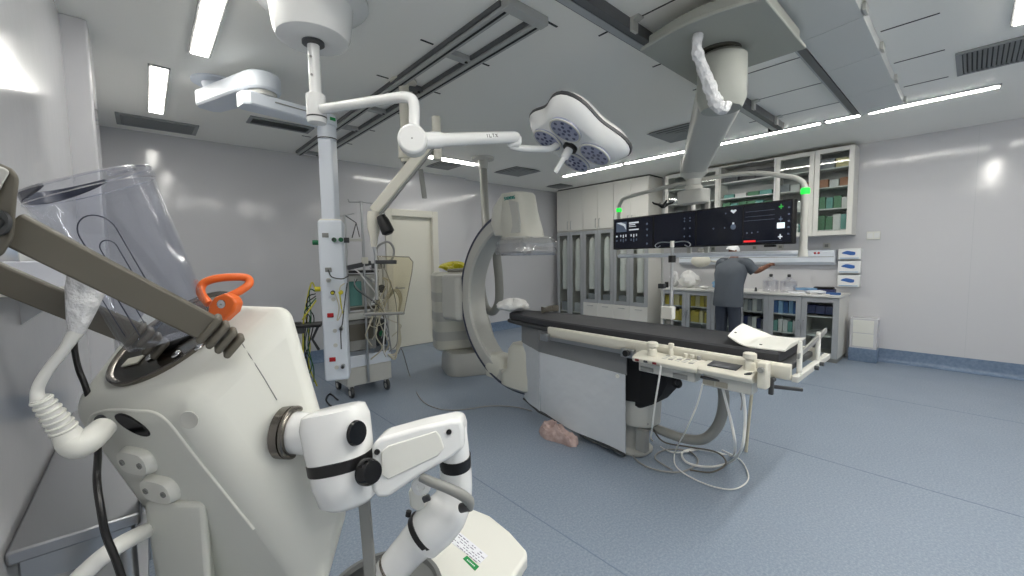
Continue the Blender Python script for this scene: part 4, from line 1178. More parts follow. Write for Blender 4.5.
# second screen from the right: small grey marks
def disc(u, v, r_, mname, parent, name='mark'):
    c = mp(u, fz(v), .0034); c2 = mp(u, fz(v), .0004)
    return build(MB().tube([c2, c], r_, 18), name, mname, parent)
disc(.345, .47, .026, 'screen_dim', scr[1]); disc(.345, .555, .010, 'screen_mark', scr[1])
m = MB().prism([mp(.345, fz(.80), .001), mp(.325, fz(.87), .001), mp(.333, fz(.90), .001), mp(.345, fz(.88), .001), mp(.357, fz(.90), .001), mp(.365, fz(.87), .001)], mn*.003)
build(m, 'heart_sign', 'screen_mark', scr[1])
for u, v in ((.40, .46), (.475, .46), (.395, .82)): disc(u, v, .007, 'screen_dim', scr[1])
# third and fourth: small button columns, picture tile and text rows
for u in (.625, .648):
    for v in (.80, .72, .52, .30): disc(u, v, .008, 'screen_dim', scr[2])
marks([(.63, .74, .16, .172)], 'screen_dim', scr[2], 'trace')
m = MB(); R4(m, .925, .982, fz(.56), fz(.88), .0034); pt = build(m, 'picture_tile', 'screen_dim', scr[3])
m = MB().prism([mp(.98, fz(.86), .003), mp(.955, fz(.87), .003), mp(.93, fz(.80), .003), mp(.927, fz(.62), .003), mp(.94, fz(.75), .003), mp(.958, fz(.80), .003)], mn*.002)
build(m, 'picture_shape', 'screen_mark', pt)
marks([(.862, .912, .80, .85), (.875, .912, .70, .72), (.862, .912, .59, .63), (.88, .912, .75, .78)], 'screen_mark', scr[3], 'text_rows')
for r_i, v in enumerate((.40, .26)):
    marks([(.975, .983, v, v+.05)]+[(.87+.014*i, .875+.014*i, v-.03*(i % 2), v+.07) for i in range(7) if i != 3], 'screen_dim' if r_i else 'screen_mark', scr[3], 'sign_row')
for v in (.75, .58, .40, .15): disc(.82, v, .012, 'screen_dim', scr[3])
# little bracket lip under the right screen
build(MB().bar(mp(.10, MZ0-.012, -.03), mp(.16, MZ0-.012, -.03), .04, .02), 'cable_lip', 'black', t, bevel=.004)
# white plastic sleeve twisted over the boom joint
p = [at(698, 33, 2.42), at(697, 50, 2.44), at(702, 66, 2.50), at(708, 82, 2.52), at(714, 98, 2.55), at(721, 108, 2.57), at(728, 102, 2.58), at(732, 88, 2.60)]
m = MB(); pts, rad = spline(p, 7, [.026, .031, .033, .037, .042, .040, .032, .022]); rnd = random.Random(5)
rad = [r_*(1+.07*math.sin(i*.9)+rnd.uniform(-.05, .05)) for i, r_ in enumerate(rad)]
m.tube(pts, rad, 12)
for i in range(len(m.v)): m.v[i] = m.v[i]+V((rnd.uniform(-.003, .003), rnd.uniform(-.003, .003), rnd.uniform(-.003, .003)))
solo(m, 'plastic_sleeve', 'bag_plastic', 'twisted white plastic sleeve hanging on the monitor boom', 'plastic sleeve', ang=25)

# ================================================================ surgical lamp
HC = V((.80, 2.58, 0))
t = thing('surgical_lamp', 'white surgical lamp with four LED pods on a jointed ceiling arm', 'surgical lamp', (HC.x, HC.y, 2.3))
m = MB().lathe([(.31, 3.0), (.31, 2.98), (.295, 2.965), (.225, 2.95), (.205, 2.80), (.19, 2.765), (.165, 2.755)], HC, n=48)
cn_ = build(m, 'canopy', 'white_gloss', t)
m = MB().lathe([(.06, 2.757), (.06, 2.74), (.04, 2.735)], HC, n=24); build(m, 'collar', 'dark_grey', cn_)
m = MB().cyl(HC+V((0, 0, 2.75)), HC+V((0, 0, 2.42)), .033, n=24); po = build(m, 'drop_tube', 'white_gloss', t)
for z in (2.66, 2.56): build(MB().cyl(HC+V((-.022, -.022, z)), HC+V((-.026, -.026, z)), .007, n=10), 'screw', 'grey_plastic', po)
m = MB().lathe([(.05, 2.46), (.054, 2.455), (.054, 2.32), (.05, 2.30)], HC, n=28)
jt = build(m, 'swivel', 'white_gloss', t)
build(MB().lathe([(.0555, 2.335), (.0555, 2.327)], HC, n=28), 'seal_ring', 'dark_grey', jt)
EL = at(413, 118, 2.05); a0 = V((HC.x, HC.y, 2.375))
e_top = V((EL.x, EL.y, 2.375))
arm_hi = at(402, 97, 2.09)
m = MB().tube([a0, a0.lerp(arm_hi, .5), a0.lerp(arm_hi, .93), at(409, 98, 2.06), at(414, 105, 2.05), at(414, 130, 2.05)], .027, 18, smooth=8)
build(m, 'first_arm', 'white_gloss', t)
JC = at(413, 141, 2.05); jd = camdir(.15, .1, -1)
m = MB().tube([JC-jd*.05, JC+jd*.045, JC+jd*.055], [.072, .072, .062], 32)
jj = build(m, 'spring_joint', 'white_gloss', t, bevel=.004)
build(MB().cyl(JC+jd*.055, JC+jd*.0575, .004, n=10), 'joint_pin', 'grey_plastic', jj)
E1 = at(518, 137, 2.38)
m = MB().tube([JC, JC.lerp(E1, .22), JC.lerp(E1, .26), JC.lerp(E1, .97), E1], [.042, .042, .034, .032, .024], 20)
ar = build(m, 'spring_arm', 'white_gloss', t)
ad = (E1-JC).normalized(); an = camdir(0, 0, -1); an = (an-ad*an.dot(ad)).normalized(); au = an.cross(ad); au = au if au.z > 0 else -au
m = MB(); lettering(m, 'ILTX', JC.lerp(E1, .64)+an*.0325-au*.009, ad, au, .017, w=.013, t=.004, lift=.003)
build(m, 'maker_lettering', 'grey_plastic', ar)
# lamp head
e1 = camdir(29.6, 17.9, 13); e2 = camdir(-13.3, -3.2, 36); e2 = (e2-e1*e2.dot(e1)).normalized()
ln = e1.cross(e2); ln = ln if ln.dot(FWD) < 0 else -ln          # lit side
LC = at(574, 141, 2.5)
def lp(a, b, c): return LC+e1*a+e2*b+ln*c
def lobes(R, amp, n=56): return [(R*(1+amp*math.cos(4*q))*math.cos(q+PI/4), R*(1+amp*math.cos(4*q))*math.sin(q+PI/4)) for q in [2*PI*k/n for k in range(n)]]
def lring(R, amp, c): return [lp(a, b, c) for a, b in lobes(R, amp)]
m = MB().loft([lring(.06, 0, -.12), lring(.20, .10, -.115), lring(.275, .13, -.095), lring(.30, .14, -.06), lring(.30, .14, -.035), lring(.275, .13, .0), lring(.245, .10, .035), lring(.225, .08, .04)])
hd = build(m, 'lamp_head', 'white_gloss', t, ang=50)
build(MB().loft([lring(.298, .14, -.066), lring(.307, .142, -.064), lring(.307, .142, -.048), lring(.298, .14, -.046)], caps=False), 'edge_seal', 'dark_grey', hd)
pods = [(.115, .115), (-.115, .115), (-.115, -.115), (.115, -.115)]
for a, b in pods:
    q = MB().tube([lp(a, b, .03), lp(a, b, .047), lp(a, b, .052)], [.10, .10, .092], 32); pd = build(q, 'led_pod', 'led_lens', hd)
    q = MB().torus(lp(a, b, .05), ln, .096, .006, 32, 8); build(q, 'pod_ring', 'light_grey_plastic', pd)
    q = MB()
    for k in range(14):
        r_, th = (0, 0) if k == 0 else ((.034, k*PI/2.5) if k < 6 else (.070, k*PI/4))
        q.cyl(lp(a+r_*math.cos(th), b+r_*math.sin(th), .052), lp(a+r_*math.cos(th), b+r_*math.sin(th), .0545), .0105, n=10)
    build(q, 'led_dots', 'led_dot', pd)
hb = lp(0, 0, .04)
build(MB().tube([hb, hb+ln*.02], .045, 24), 'handle_socket', 'black', hd)
hdir = (ln+camdir(-.35, .5, 0)*.5).normalized()
build(MB().tube([hb+ln*.02, hb+ln*.03, hb+ln*.03+hdir*.05, hb+ln*.03+hdir*.06, hb+ln*.03+hdir*.15, hb+ln*.03+hdir*.16], [.024, .027, .025, .016, .015, .011], 18), 'sterile_handle', 'white_gloss', hd)
for s_ in (1, -1):
    c0 = lp(.36*s_*.7, .36*s_*.7, -.03)
bk = lp(0, 0, -.11)
m = MB().tube([E1, E1+V((0, 0, -.035)), at(511, 145, 2.39), at(519, 148, 2.41), at(538, 149, 2.47), at(552, 148, 2.52), at(565, 138, 2.55), bk], .02, 14, smooth=6)
build(m, 'yoke', 'white_gloss', t)
for (u, v) in ((0, -.30),):
    pass

# ================================================================ pale blue supply column
t = thing('supply_column', 'pale blue-white ceiling supply column with red and green gas outlets', 'supply column', (1.245, 3.835, .3))
P0 = V((.535, 4.27, 0))
m = MB().lathe([(.17, 3.0), (.17, 2.985), (.10, 2.975), (.085, 2.93)], P0, n=32); build(m, 'ceiling_mount', 'pale_blue_paint', t)
P1 = V((.76, 3.72, 0)); P2 = V((1.262, 3.818, 0))
def stad(a, b, ra, rb, z, ext=.12, n=12):
    d = (b-a).normalized(); s_ = V((-d.y, d.x, 0)); out = []
    for k in range(n+1):
        q = -PI/2+PI*k/n; out.append(b+d*(rb*math.cos(q))+s_*(rb*math.sin(q))+V((0, 0, z)))
    out += [a-d*ext+s_*ra+V((0, 0, z)), a-d*(ext+.04)+s_*(ra*.6)+V((0, 0, z)), a-d*(ext+.04)-s_*(ra*.6)+V((0, 0, z)), a-d*ext-s_*ra+V((0, 0, z))]
    return out
m = MB().loft([stad(P0, P1, .09, .12, 2.80), stad(P0, P1, .10, .13, 2.815), stad(P0, P1, .10, .13, 2.915), stad(P0, P1, .09, .12, 2.93)])
build(m, 'upper_arm', 'pale_blue_paint', t, ang=30)
build(MB().cyl(P1+V((0, 0, 2.80)), P1+V((0, 0, 2.765)), .10, n=28), 'pivot_ring', 'light_grey_plastic', t)
m = MB().loft([stad(P1, P2, .085, .075, 2.665), stad(P1, P2, .095, .085, 2.675), stad(P1, P2, .095, .085, 2.755), stad(P1, P2, .085, .075, 2.765)])
la = build(m, 'lower_arm', 'pale_blue_paint', t, ang=30)
dA = (P2-P1).normalized(); sA = V((dA.y, -dA.x, 0)); sA = sA if sA.dot(V((0, -1, 0))) > 0 else -sA
m = MB().bar(P1+dA*.05+sA*.094+V((0, 0, 2.725)), P2-dA*.1+sA*.0865+V((0, 0, 2.725)), .006, .008)
build(m, 'seam', 'grey_plastic', la)
m = MB().obox(P2+dA*.01+sA*.085+V((0, 0, 2.72)), dA, sA, (0, 0, 1), .025, .004, .013); build(m, 'label', 'tag_green', la)
build(MB().cyl(P2+V((0, 0, 2.665)), P2+V((0, 0, 2.55)), .078, n=28), 'swivel', 'pale_blue_paint', t)
build(MB().cyl(P2+V((0, 0, 2.565)), P2+V((0, 0, 2.555)), .081, n=28), 'swivel_ring', 'dark_grey', t)
fwd2 = V((P2.x, P2.y, 0)).normalized(); ang = math.radians(-22)
ax = V((fwd2.x*math.cos(ang)-fwd2.y*math.sin(ang), fwd2.x*math.sin(ang)+fwd2.y*math.cos(ang), 0)); ay = V((-ax.y, ax.x, 0))
m = MB().obox(P2+V((0, 0, 2.205)), ax, ay, (0, 0, 1), .061, .061, .355)
build(m, 'square_column', 'pale_blue_paint', t, bevel=.012)
m = MB()
ang = math.radians(-6)
ax = V((fwd2.x*math.cos(ang)-fwd2.y*math.sin(ang), fwd2.x*math.sin(ang)+fwd2.y*math.cos(ang), 0)); ay = V((-ax.y, ax.x, 0))
def hr(z, g=0): return [P2+ax*a+ay*b+V((0, 0, z)) for a, b in ((-.10-g, -.09-g), (-.10-g, .09+g), (-.08, .102+g), (.09+g, .102+g), (.09+g, -.102-g), (-.08, -.102-g))]
m.loft([hr(.43, -.01), hr(.445), hr(1.835), hr(1.85, -.01)])
hx = build(m, 'outlet_housing', 'pale_blue_paint', t, bevel=.006)
build(MB().loft([hr(1.85, -.015), hr(1.863, -.02)]), 'top_cover', 'white_plastic', hx)
def fpt(b, z, o=.102): return P2-ax*o+ay*b+V((0, 0, z))
for b_, z, mn_ in ((.03, 1.02, 'red'), (.03, .625, 'red'), (.03, 1.42, 'grey_plastic'), (.04, 1.72, 'grey_plastic')):
    q = MB().obox(fpt(b_, z), ay, V((0, 0, 1)), ax, .026, .019, .006); build(q, 'outlet', mn_, hx, bevel=.003)
for z in (1.16, .88, .75, .55): build(MB().cyl(fpt(.0, z, .099), fpt(.0, z, .1035), .018, n=14), 'screw_cap', 'light_grey_plastic', hx)
def gas(b_, z, mn_, mn2):
    q = MB().cyl(fpt(b_, z, .098), fpt(b_, z, .14), .019, n=14); g = build(q, 'gas_outlet', mn_, hx)
    build(MB().cyl(fpt(b_, z, .14), fpt(b_, z, .165), .012, n=12), 'connector', mn2, g)
gas(-.03, 1.68, 'green', 'dark_grey'); gas(-.085, 1.68, 'green', 'green'); gas(-.0, 1.22, 'black', 'yellow'); gas(-.065, 1.22, 'yellow', 'yellow')
gas(-.055, .90, 'steel', 'dark_grey'); gas(-.055, .56, 'steel', 'dark_grey'); gas(.03, 1.33, 'light_grey_plastic', 'steel')
for z, mn_ in ((1.66, 'green'), (1.25, 'yellow')):
    q = MB().cyl(P2+ay*.10-ax*.02+V((0, 0, z)), P2+ay*.155-ax*.02+V((0, 0, z)), .022, n=14); build(q, 'side_outlet', mn_, hx)
build(MB().cyl(P2-ay*.10-ax*.02+V((0, 0, 1.68)), P2-ay*.145-ax*.02+V((0, 0, 1.68)), .024, n=14), 'side_outlet', 'dark_grey', hx)

# ================================================================ lead-glass shield on its ceiling arm
t = thing('shield_arm', 'cream ceiling column with a diagonal spring arm and black grip, holding the shield', 'ceiling arm', (1.72, 3.23, 2.2))
C0 = V((1.72, 3.26, 0))
m = MB().lathe([(.11, 3.0), (.11, 2.985), (.05, 2.975), (.045, 2.96)], C0, n=28); build(m, 'ceiling_flange', 'cream_paint', t)
m = MB().cyl(C0+V((0, 0, 2.975)), C0+V((0, 0, 2.33)), .042, n=20); build(m, 'column', 'cream_paint', t)
m = MB().cyl(C0+V((0, 0, 2.55)), C0+V((0, 0, 2.36)), .062, n=20); build(m, 'sleeve', 'cream_paint', t)
build(MB().cyl(C0+V((-.03, -.06, 2.30)), C0+V((0, 0, 2.30)), .02, n=12), 'lock_knob', 'black', t)
build(MB().cyl(C0+V((0, 0, 2.335)), C0+V((0, 0, 2.25)), .03, n=14), 'column_end', 'grey_plastic', t)
B0 = at(437, 134, 3.3); B1 = at(374, 212, 3.25)
build(MB().bar(C0+V((0, 0, 2.40)), V((B0.x, B0.y, 2.40)), .07, .08), 'horizontal_arm', 'cream_paint', t, bevel=.01)
build(MB().cyl(V((B0.x, B0.y, 2.30)), at(436, 117, 3.3), .036, n=22), 'pivot', 'cream_paint', t)
bd_ = (B1-B0).normalized()
m = MB().bar(B0, B1, .075, .085); build(m, 'spring_arm', 'cream_paint', t, bevel=.014, seg=3)
m = MB().bar(B0+bd_*.05-V((0, 0, .062)), B1-bd_*.02-V((0, 0, .062)), .055, .04); build(m, 'lower_link', 'grey_plastic', t, bevel=.006)
build(MB().cyl(C0+V((.10, -.12, 2.02)), C0+V((.08, -.10, 2.26)), .022, n=14), 'hanging_handle', 'grey_plastic', t)
G0 = at(381, 216, 3.2); G1 = at(389, 234, 3.2)
build(MB().tube([G0, G0.lerp(G1, .3), G0.lerp(G1, .9), G1], [.034, .046, .05, .03], 16), 'black_grip', 'black', t)
W1 = at(374, 228, 3.25); W2 = at(374, 238, 3.25)
build(MB().tube([B1, at(374, 217, 3.25), W1, W2, at(374, 247, 3.25)], [.05, .052, .05, .03, .022], 20), 'wrist', 'cream_paint', t)
t = thing('lead_glass_shield', 'tilted tinted lead glass shield hanging under the diagonal arm, in front of the door', 'radiation shield', at(392, 313, 3.25))
d_ = 3.25
q = [at(375, 256, d_), at(409, 257, d_-.08), at(413, 262, d_-.09), at(412, 272, d_-.09), at(404, 313, d_-.06), at(376, 314, d_)]
nrm = (q[1]-q[0]).cross(q[4]-q[0]).normalized()
m = MB().prism([p-nrm*.006 for p in q], nrm*.012); build(m, 'glass_pane', 'tinted_glass', t, bevel=.002)
m = MB()
for a, b in ((0, 1), (1, 2), (2, 3), (3, 4)): m.tube([q[a], q[b]], .004, 8)
build(m, 'edge_frame', 'taupe_light', t)
build(MB().tube([q[4]+nrm*.0, q[5], at(364, 314.5, d_+.05)], .012, 10), 'lower_bar', 'grey_plastic', t)
build(MB().tube([at(374, 246, 3.25), at(376, 256, 3.25), at(377, 300, 3.25)], .014, 10), 'hanger', 'steel', t)
build(MB().bar(at(376, 262, 3.24), at(396, 262, 3.2), .03, .03), 'clamp_bar', 'dark_grey', t, bevel=.004)
# ================================================================ robot cart in the foreground
def hit(px, py, P, n):
    r = ray(px, py); return EYE+r*((P-EYE).dot(n)/r.dot(n))
RB = thing('robot_cart', 'big cream robot cart with folded jointed arm, filling the lower left of the view', 'robot', (.30, 1.30, 0))
TN = camdir(-.29, -.745, -.604)
TB = at(180, 401, 1.0)
TA, TC, TD = hit(60, 408, TB, TN), hit(298, 299, TB, TN), hit(150, 296, TB, TN)
BB = at(332, 612, 1.08); AXD = BB-TB
BA, BC, BD = at(206, 610, 1.19), at(358, 508, 1.19), TD+AXD*.9
m = MB().hexa([BA, BB, BC, BD, TA, TB, TC, TD])
body = build(m, 'body_shell', 'robot_white', RB, bevel=.058, seg=8, ang=60)
def bil(a, b, c, d, s, t): return (a*(1-s)+b*s)*(1-t)+(d*(1-s)+c*s)*t
bpy.context.view_layer.update()
_dg = bpy.context.evaluated_depsgraph_get(); _bo = body.evaluated_get(_dg)
def surf(px, py, o=0):
    iw = body.matrix_world.inverted(); r = ray(px, py).normalized()
    ok, co, no, _i = _bo.ray_cast(iw @ EYE, iw.to_3x3() @ r)
    if not ok: return hit(px, py, TB, (BB-TB).cross(TC-TB).normalized()), V((0, 0, 1))
    w = body.matrix_world @ co; n = (body.matrix_world.to_3x3() @ no).normalized()
    return w+n*o, n
tn = (TB-TA).cross(TD-TA).normalized(); tn = tn if tn.z > 0 else -tn
tc = (TA+TB+TC+TD)/4
# left face plane and right face plane
lnm = (TB-TA).cross(BA-TA).normalized(); lcm = (TA+TB+BA+BB)/4; lnm = lnm if lnm.dot(EYE-lcm) > 0 else -lnm
rnm = (TC-TB).cross(BB-TB).normalized(); rcm = (TB+TC+BB+BC)/4; rnm = rnm if rnm.dot(EYE-rcm) > 0 else -rnm
def L(px, py, o=0): return hit(px, py, lcm, lnm)+lnm*o
def Rf(px, py, o=0): return hit(px, py, rcm, rnm)+rnm*o
# round chrome opening in the top
oc = hit(176, 335, tc, tn)
ou = (V((RGT))-tn*RGT.dot(tn)).normalized(); ov = tn.cross(ou)
m = MB().lathe([(.192, -.02), (.192, .010), (.187, .013), (.181, .010), (.176, .004), (.15, .002), (.001, .002)], oc, tn, 56)
rec = build(m, 'opening_rim', 'dark_chrome', RB)
m = MB().lathe([(.105, .003), (.105, .010), (.09, .016), (.05, .018), (.001, .018)], oc+ov*.03, tn, 40)
build(m, 'black_collar', 'black', rec)
for (px, py) in ((150, 357), (176, 354), (198, 347)):
    p = hit(px, py, oc+tn*.006, tn)
    build(MB().sphere(p, (.014, .014, .006), 12, 8, (ou, ov, tn)), 'chrome_stud', 'chrome', rec)
m = MB().obox(hit(133, 361, oc+tn*.006, tn), ou, ov, tn, .03, .016, .003)
build(m, 'pale_pad', 'cream_paint', rec, bevel=.002)
# seam of the cap
m = MB().tube([surf(x, y, .0004)[0] for x, y in ((236, 334), (243, 345), (250, 356), (257, 367), (264, 378), (271, 390), (277, 400))], .0014, 6)
build(m, 'cap_seam', 'mid_grey', body)
# dished grey button on the front, recessed connector bay on the left
m = MB().lathe([(.0225, -.004), (.0225, .0012), (.019, .0012), (.016, .0004), (.001, .0003)], surf(189, 420)[0], surf(189, 420)[1], 26)
build(m, 'round_recess', 'carm_grey', body)
rim = [(88, 428), (92, 416), (104, 411), (120, 410), (136, 411), (152, 412), (164, 418), (174, 428), (190, 449), (206, 469), (222, 489), (238, 509), (254, 529)]
m = MB().tube([surf(x, y, .0)[0] for x, y in rim], .0042, 10, smooth=4)
bay = build(m, 'bay_rim', 'white_plastic', body)
m = MB().prism([L(x, y, .001) for x, y in [(135+17*math.cos(a)+5*math.sin(a)*.9, 424+9*math.sin(a)+7*math.cos(a)) for a in [2*PI*k/24 for k in range(24)]]], lnm*.007)
build(m, 'black_button', 'black_gloss', body, bevel=.002)
cpos = L(106, 424)
m = MB().torus(cpos+lnm*.006, lnm, .026, .005, 28, 8)
build(m, 'socket_ring', 'dark_grey', body)
for cx, cy in ((142, 458), (165, 486)):
    u_ = (L(cx+20, cy+4)-L(cx-20, cy-4)).normalized(); v_ = lnm.cross(u_)
    c_ = L(cx, cy)
    def st(o, k): return [c_+u_*(k*(.056*math.copysign(abs(math.cos(q))**.55, math.cos(q))))+v_*(k*(.034*math.copysign(abs(math.sin(q))**.9, math.sin(q))))+lnm*o for q in [2*PI*i/28 for i in range(28)]]
    m = MB().loft([st(.0, 1.12), st(.012, 1.08), st(.022, 1.0), st(.026, .94)])
    cap = build(m, 'outlet_cap', 'white_plastic', body, ang=45)
    for s_ in (-1, 1):
        q = MB().lathe([(.0085, 0), (.0085, .003), (.005, .0035), (.0045, .001)], c_+u_*(s_*.032)+lnm*.026, lnm, 14)
        build(q, 'screw', 'grey_plastic', cap)
# cover box below the bay
d0 = 1.07
m = MB().hexa([at(142, 500, d0+.04), at(206, 499, d0), at(214, 640, d0+.03), at(164, 640, d0+.07), at(160, 500, d0+.2), at(215, 499, d0+.16), at(225, 640, d0+.18), at(180, 640, d0+.22)])
build(m, 'lower_cover', 'robot_white', RB, bevel=.022, seg=4)

# clear elongated cup standing in the opening
ca, cb = at(164, 322, 1.13), at(86, 180, 1.02)
cax = (cb-ca).normalized()
cu = camdir(1, -.16, .18); cu = (cu-cax*cu.dot(cax)).normalized(); cw = cax.cross(cu); cw = cw if cw.dot(FWD) < 0 else -cw   # cw faces us
def stadium(f, ru, rw, n=48):
    c = ca.lerp(cb, f); out = []
    for k in range(n):
        q = 2*PI*k/n
        out.append(c+cu*(ru*math.copysign(abs(math.cos(q))**.75, math.cos(q)))+cw*(rw*math.copysign(abs(math.sin(q))**.75, math.sin(q))))
    return out
def RU(f): return .112+.024*f
def RW(f): return .062+.014*f
CUP = thing('clear_cup', 'clear plastic oval cup with dark rim standing tilted in the robot cart', 'container', ca)
fs = [-.12, -.06, 0, .2, .4, .6, .8, .93, .95, 1.0]
m = MB().loft([stadium(f, RU(f)*(1.0 if f < .94 else 1.03)*(1 if f > -.1 else .9), RW(f)*(1.0 if f < .94 else 1.03)) for f in fs], caps=False)
w_ = MB().loft([stadium(f, RU(f)-.005, RW(f)-.005) for f in fs], caps=False)
cw_o = build(m, 'outer_wall', 'clear_plastic', CUP, ang=60)
build(w_, 'inner_wall', 'clear_plastic', CUP, ang=60)
m = MB().loft([stadium(-.12, RU(-.1)*.9, RW(-.1)), stadium(-.115, RU(-.1)*.9, RW(-.1))]); build(m, 'cup_bottom', 'clear_plastic', CUP)
# rim: two thin hoops and the dark thick edge on the left end
r1 = stadium(1.0, RU(1)+.001, RW(1)+.001); r1.append(r1[0])
build(MB().tube(r1, .003, 8), 'top_rim', 'clear_wrap', CUP)
r2 = stadium(.93, RU(.93)+.003, RW(.93)+.003); r2.append(r2[0])
build(MB().tube(r2, .0015, 6), 'rim_line', 'clear_wrap', CUP)
n48 = 48; ring = stadium(1.0, RU(1)-.002, RW(1)-.002); low = stadium(.955, RU(.955), RW(.955))
ids = [k % n48 for k in range(14, 37)]
m = MB()
rg = []
for j, k in enumerate(ids):
    f = math.sin(PI*j/(len(ids)-1))**.6
    up_ = ring[k]+cax*.004; lo_ = ring[k]-(ring[k]-low[k])*(.2+1.3*f)
    ctr = ca.lerp(cb, 1.0); inw = (ctr-ring[k]); inw = (inw-cax*inw.dot(cax)).normalized()*.009
    rg.append([up_, lo_, lo_+inw, up_+inw])
m.loft(rg); build(m, 'dark_rim', 'rim_grey', CUP, bevel=.002)
# raised outline loops on the broad side
def wall_pt(x, f, o=.002):
    ru, rw = RU(f), RW(f)
    c_ = max(-1, min(1, x/ru)); cs = math.copysign(abs(c_)**(1/.75), c_); sn = math.sqrt(max(0, 1-cs*cs))
    return ca.lerp(cb, f)+cu*x+cw*(rw*abs(sn)**.75+o)
def loop(xc, hw_, f0, f1, closed=False):
    pts = [wall_pt(xc-hw_, f0)]
    for k in range(5): pts.append(wall_pt(xc-hw_, f0+(f1-f0)*(k+1)/6))
    for k in range(13):
        q = PI-PI*k/12; pts.append(wall_pt(xc+hw_*math.cos(q), f1+hw_*math.sin(q)/.36))
    for k in range(5): pts.append(wall_pt(xc+hw_, f1-(f1-f0)*(k+1)/6))
    pts.append(wall_pt(xc+hw_, f0))
    return pts
for xc, hw_, f0, f1, r_ in ((.012, .040, -.02, .66, .0016), (.016, .018, .05, .56, .0014)):
    build(MB().tube(loop(xc, hw_, f0, f1), r_, 6), 'raised_outline', 'rim_grey', cw_o)
pts = loop(-.085, .010, .52, .70); pts = pts+[wall_pt(-.085-.010*math.cos(q), .52-.010*math.sin(q)/.36) for q in [PI-PI*k/8 for k in range(9)]]
build(MB().tube(pts, .0016, 6), 'raised_outline', 'rim_grey', cw_o)
build(MB().tube([wall_pt(-.062, f) for f in (.0, .3, .6)], .0012, 6), 'raised_line', 'rim_grey', cw_o)
build(MB().obox(at(121, 170, 1.03), cu, cw, cax, .03, .010, .008), 'corner_highlight', 'clear_wrap', CUP, bevel=.004)  # glossy clear block set on the rim corner to imitate a highlight

# two dark taupe bars running up to the left, with ribbed sleeves
bars = [((214, 331, 1.04), (8, 226, .80), .066, .026), ((140, 336, 1.16), (-28, 266, .93), .062, .026)]
for i, (p, q, w, h_) in enumerate(bars):
    A, B = at(*p), at(*q); d = (B-A).normalized()
    up_ = camdir(.35, -1, 0); up_ = (up_-d*up_.dot(d)).normalized()
    m = MB().obox((A+B)/2, d, d.cross(up_), up_, (B-A).length/2, h_/2, w/2)
    b = build(m, 'support_bar', 'taupe', RB, bevel=.005)
    for k in range(4):
        c = A+d*(.012-.021*k)+V((0, 0, -.004*k))
        s1 = 1.0-.0*k
        m = MB().obox(c, d, d.cross(up_), up_, .0085, h_*.95, w*(.60-.035*k))
        build(m, 'sleeve_rib', 'taupe', b, bevel=.008, seg=3)
# joint head at the far left end of the near bar
m = MB()
def jr(o, k, s=1): return [at(x, y, .80)+FWD*o for x, y in ((2+(-34-2)*0, 258), (26*k, 238), (25*k, 190), (17*k, 172), (-4, 160), (-40, 165), (-45, 250))]
m.prism([at(x, y, .775) for x, y in ((2, 258), (14, 238), (17, 200), (20, 176), (12, 168), (-6, 160), (-44, 165), (-48, 262))], ray(5, 210)*.05)
jh = build(m, 'joint_head', 'taupe', RB, bevel=.01, seg=3)
m = MB().prism([at(x, y, .77) for x, y in ((0, 190), (10, 172), (6, 168), (-20, 160), (-44, 172), (-44, 215), (-8, 215))], ray(5, 190)*.03)
build(m, 'joint_shell', 'light_grey_plastic', jh, bevel=.008, seg=3)
jc = at(0, 223, .772)
build(MB().lathe([(.024, .0), (.024, .006), (.019, .006), (.018, .002), (.010, .002), (.009, .007), (.001, .007)], jc, -FWD, 28), 'joint_boss', 'dark_grey', jh)

# orange handle beside the cup
hc = at(216, 312, 1.17)
m = MB().prism([at(x, y, 1.14) for x, y in ((207, 315), (208, 305), (214, 297), (224, 293), (233, 297), (236, 303), (233, 312), (222, 322), (214, 321))], FWD*.035)
oh = build(m, 'orange_latch', 'orange', RB, bevel=.006, seg=3)
m = MB().tube([at(209, 304, 1.17), at(201, 293, 1.18), at(203, 284, 1.19), at(214, 279, 1.2), at(232, 277, 1.22), at(247, 278, 1.24), at(249, 284, 1.23), at(240, 291, 1.21), at(228, 297, 1.19), at(222, 301, 1.17)], .0115, 12, smooth=6)
build(m, 'handle_loop', 'orange', oh)
build(MB().lathe([(.012, 0), (.012, .004), (.006, .005), (.001, .003)], at(222, 304, 1.142), -FWD, 18), 'latch_screw', 'chrome', oh)

# white hose from the bars to the connector in the bay
m = MB().tube([at(92, 268, .99), at(86, 290, .99), at(80, 316, .98), at(76, 334, .97)], [.040, .036, .024, .014], 18, smooth=4)
hs = build(m, 'hose_funnel', 'bag_plastic', RB)
m = MB().tube([at(76, 332, .97), at(64, 350, .955), at(48, 370, .945), at(38, 388, .94), at(38, 402, .94)], [.014, .0105, .0105, .011, .013], 14, smooth=8)
build(m, 'white_hose', 'cable_white', RB)
ca0, ca1 = at(40, 398, .94), at(66, 432, .98)
m = MB().tube([ca0, ca1], [.017, .024], 20); cn1 = build(m, 'strain_relief', 'cable_white', RB)
for k in range(7):
    f = .06+.14*k; c = ca0.lerp(ca1, f)
    build(MB().torus(c, ca1-ca0, .0175+.007*f, .0034, 24, 8), 'relief_rib', 'white_plastic', cn1)
m = MB().tube([ca1, at(72, 441, .985), at(80, 445, .99), at(92, 438, 1.01), at(104, 427, 1.05)], [.025, .031, .032, .030, .027], 20, smooth=5)
build(m, 'elbow_connector', 'white_plastic', RB)
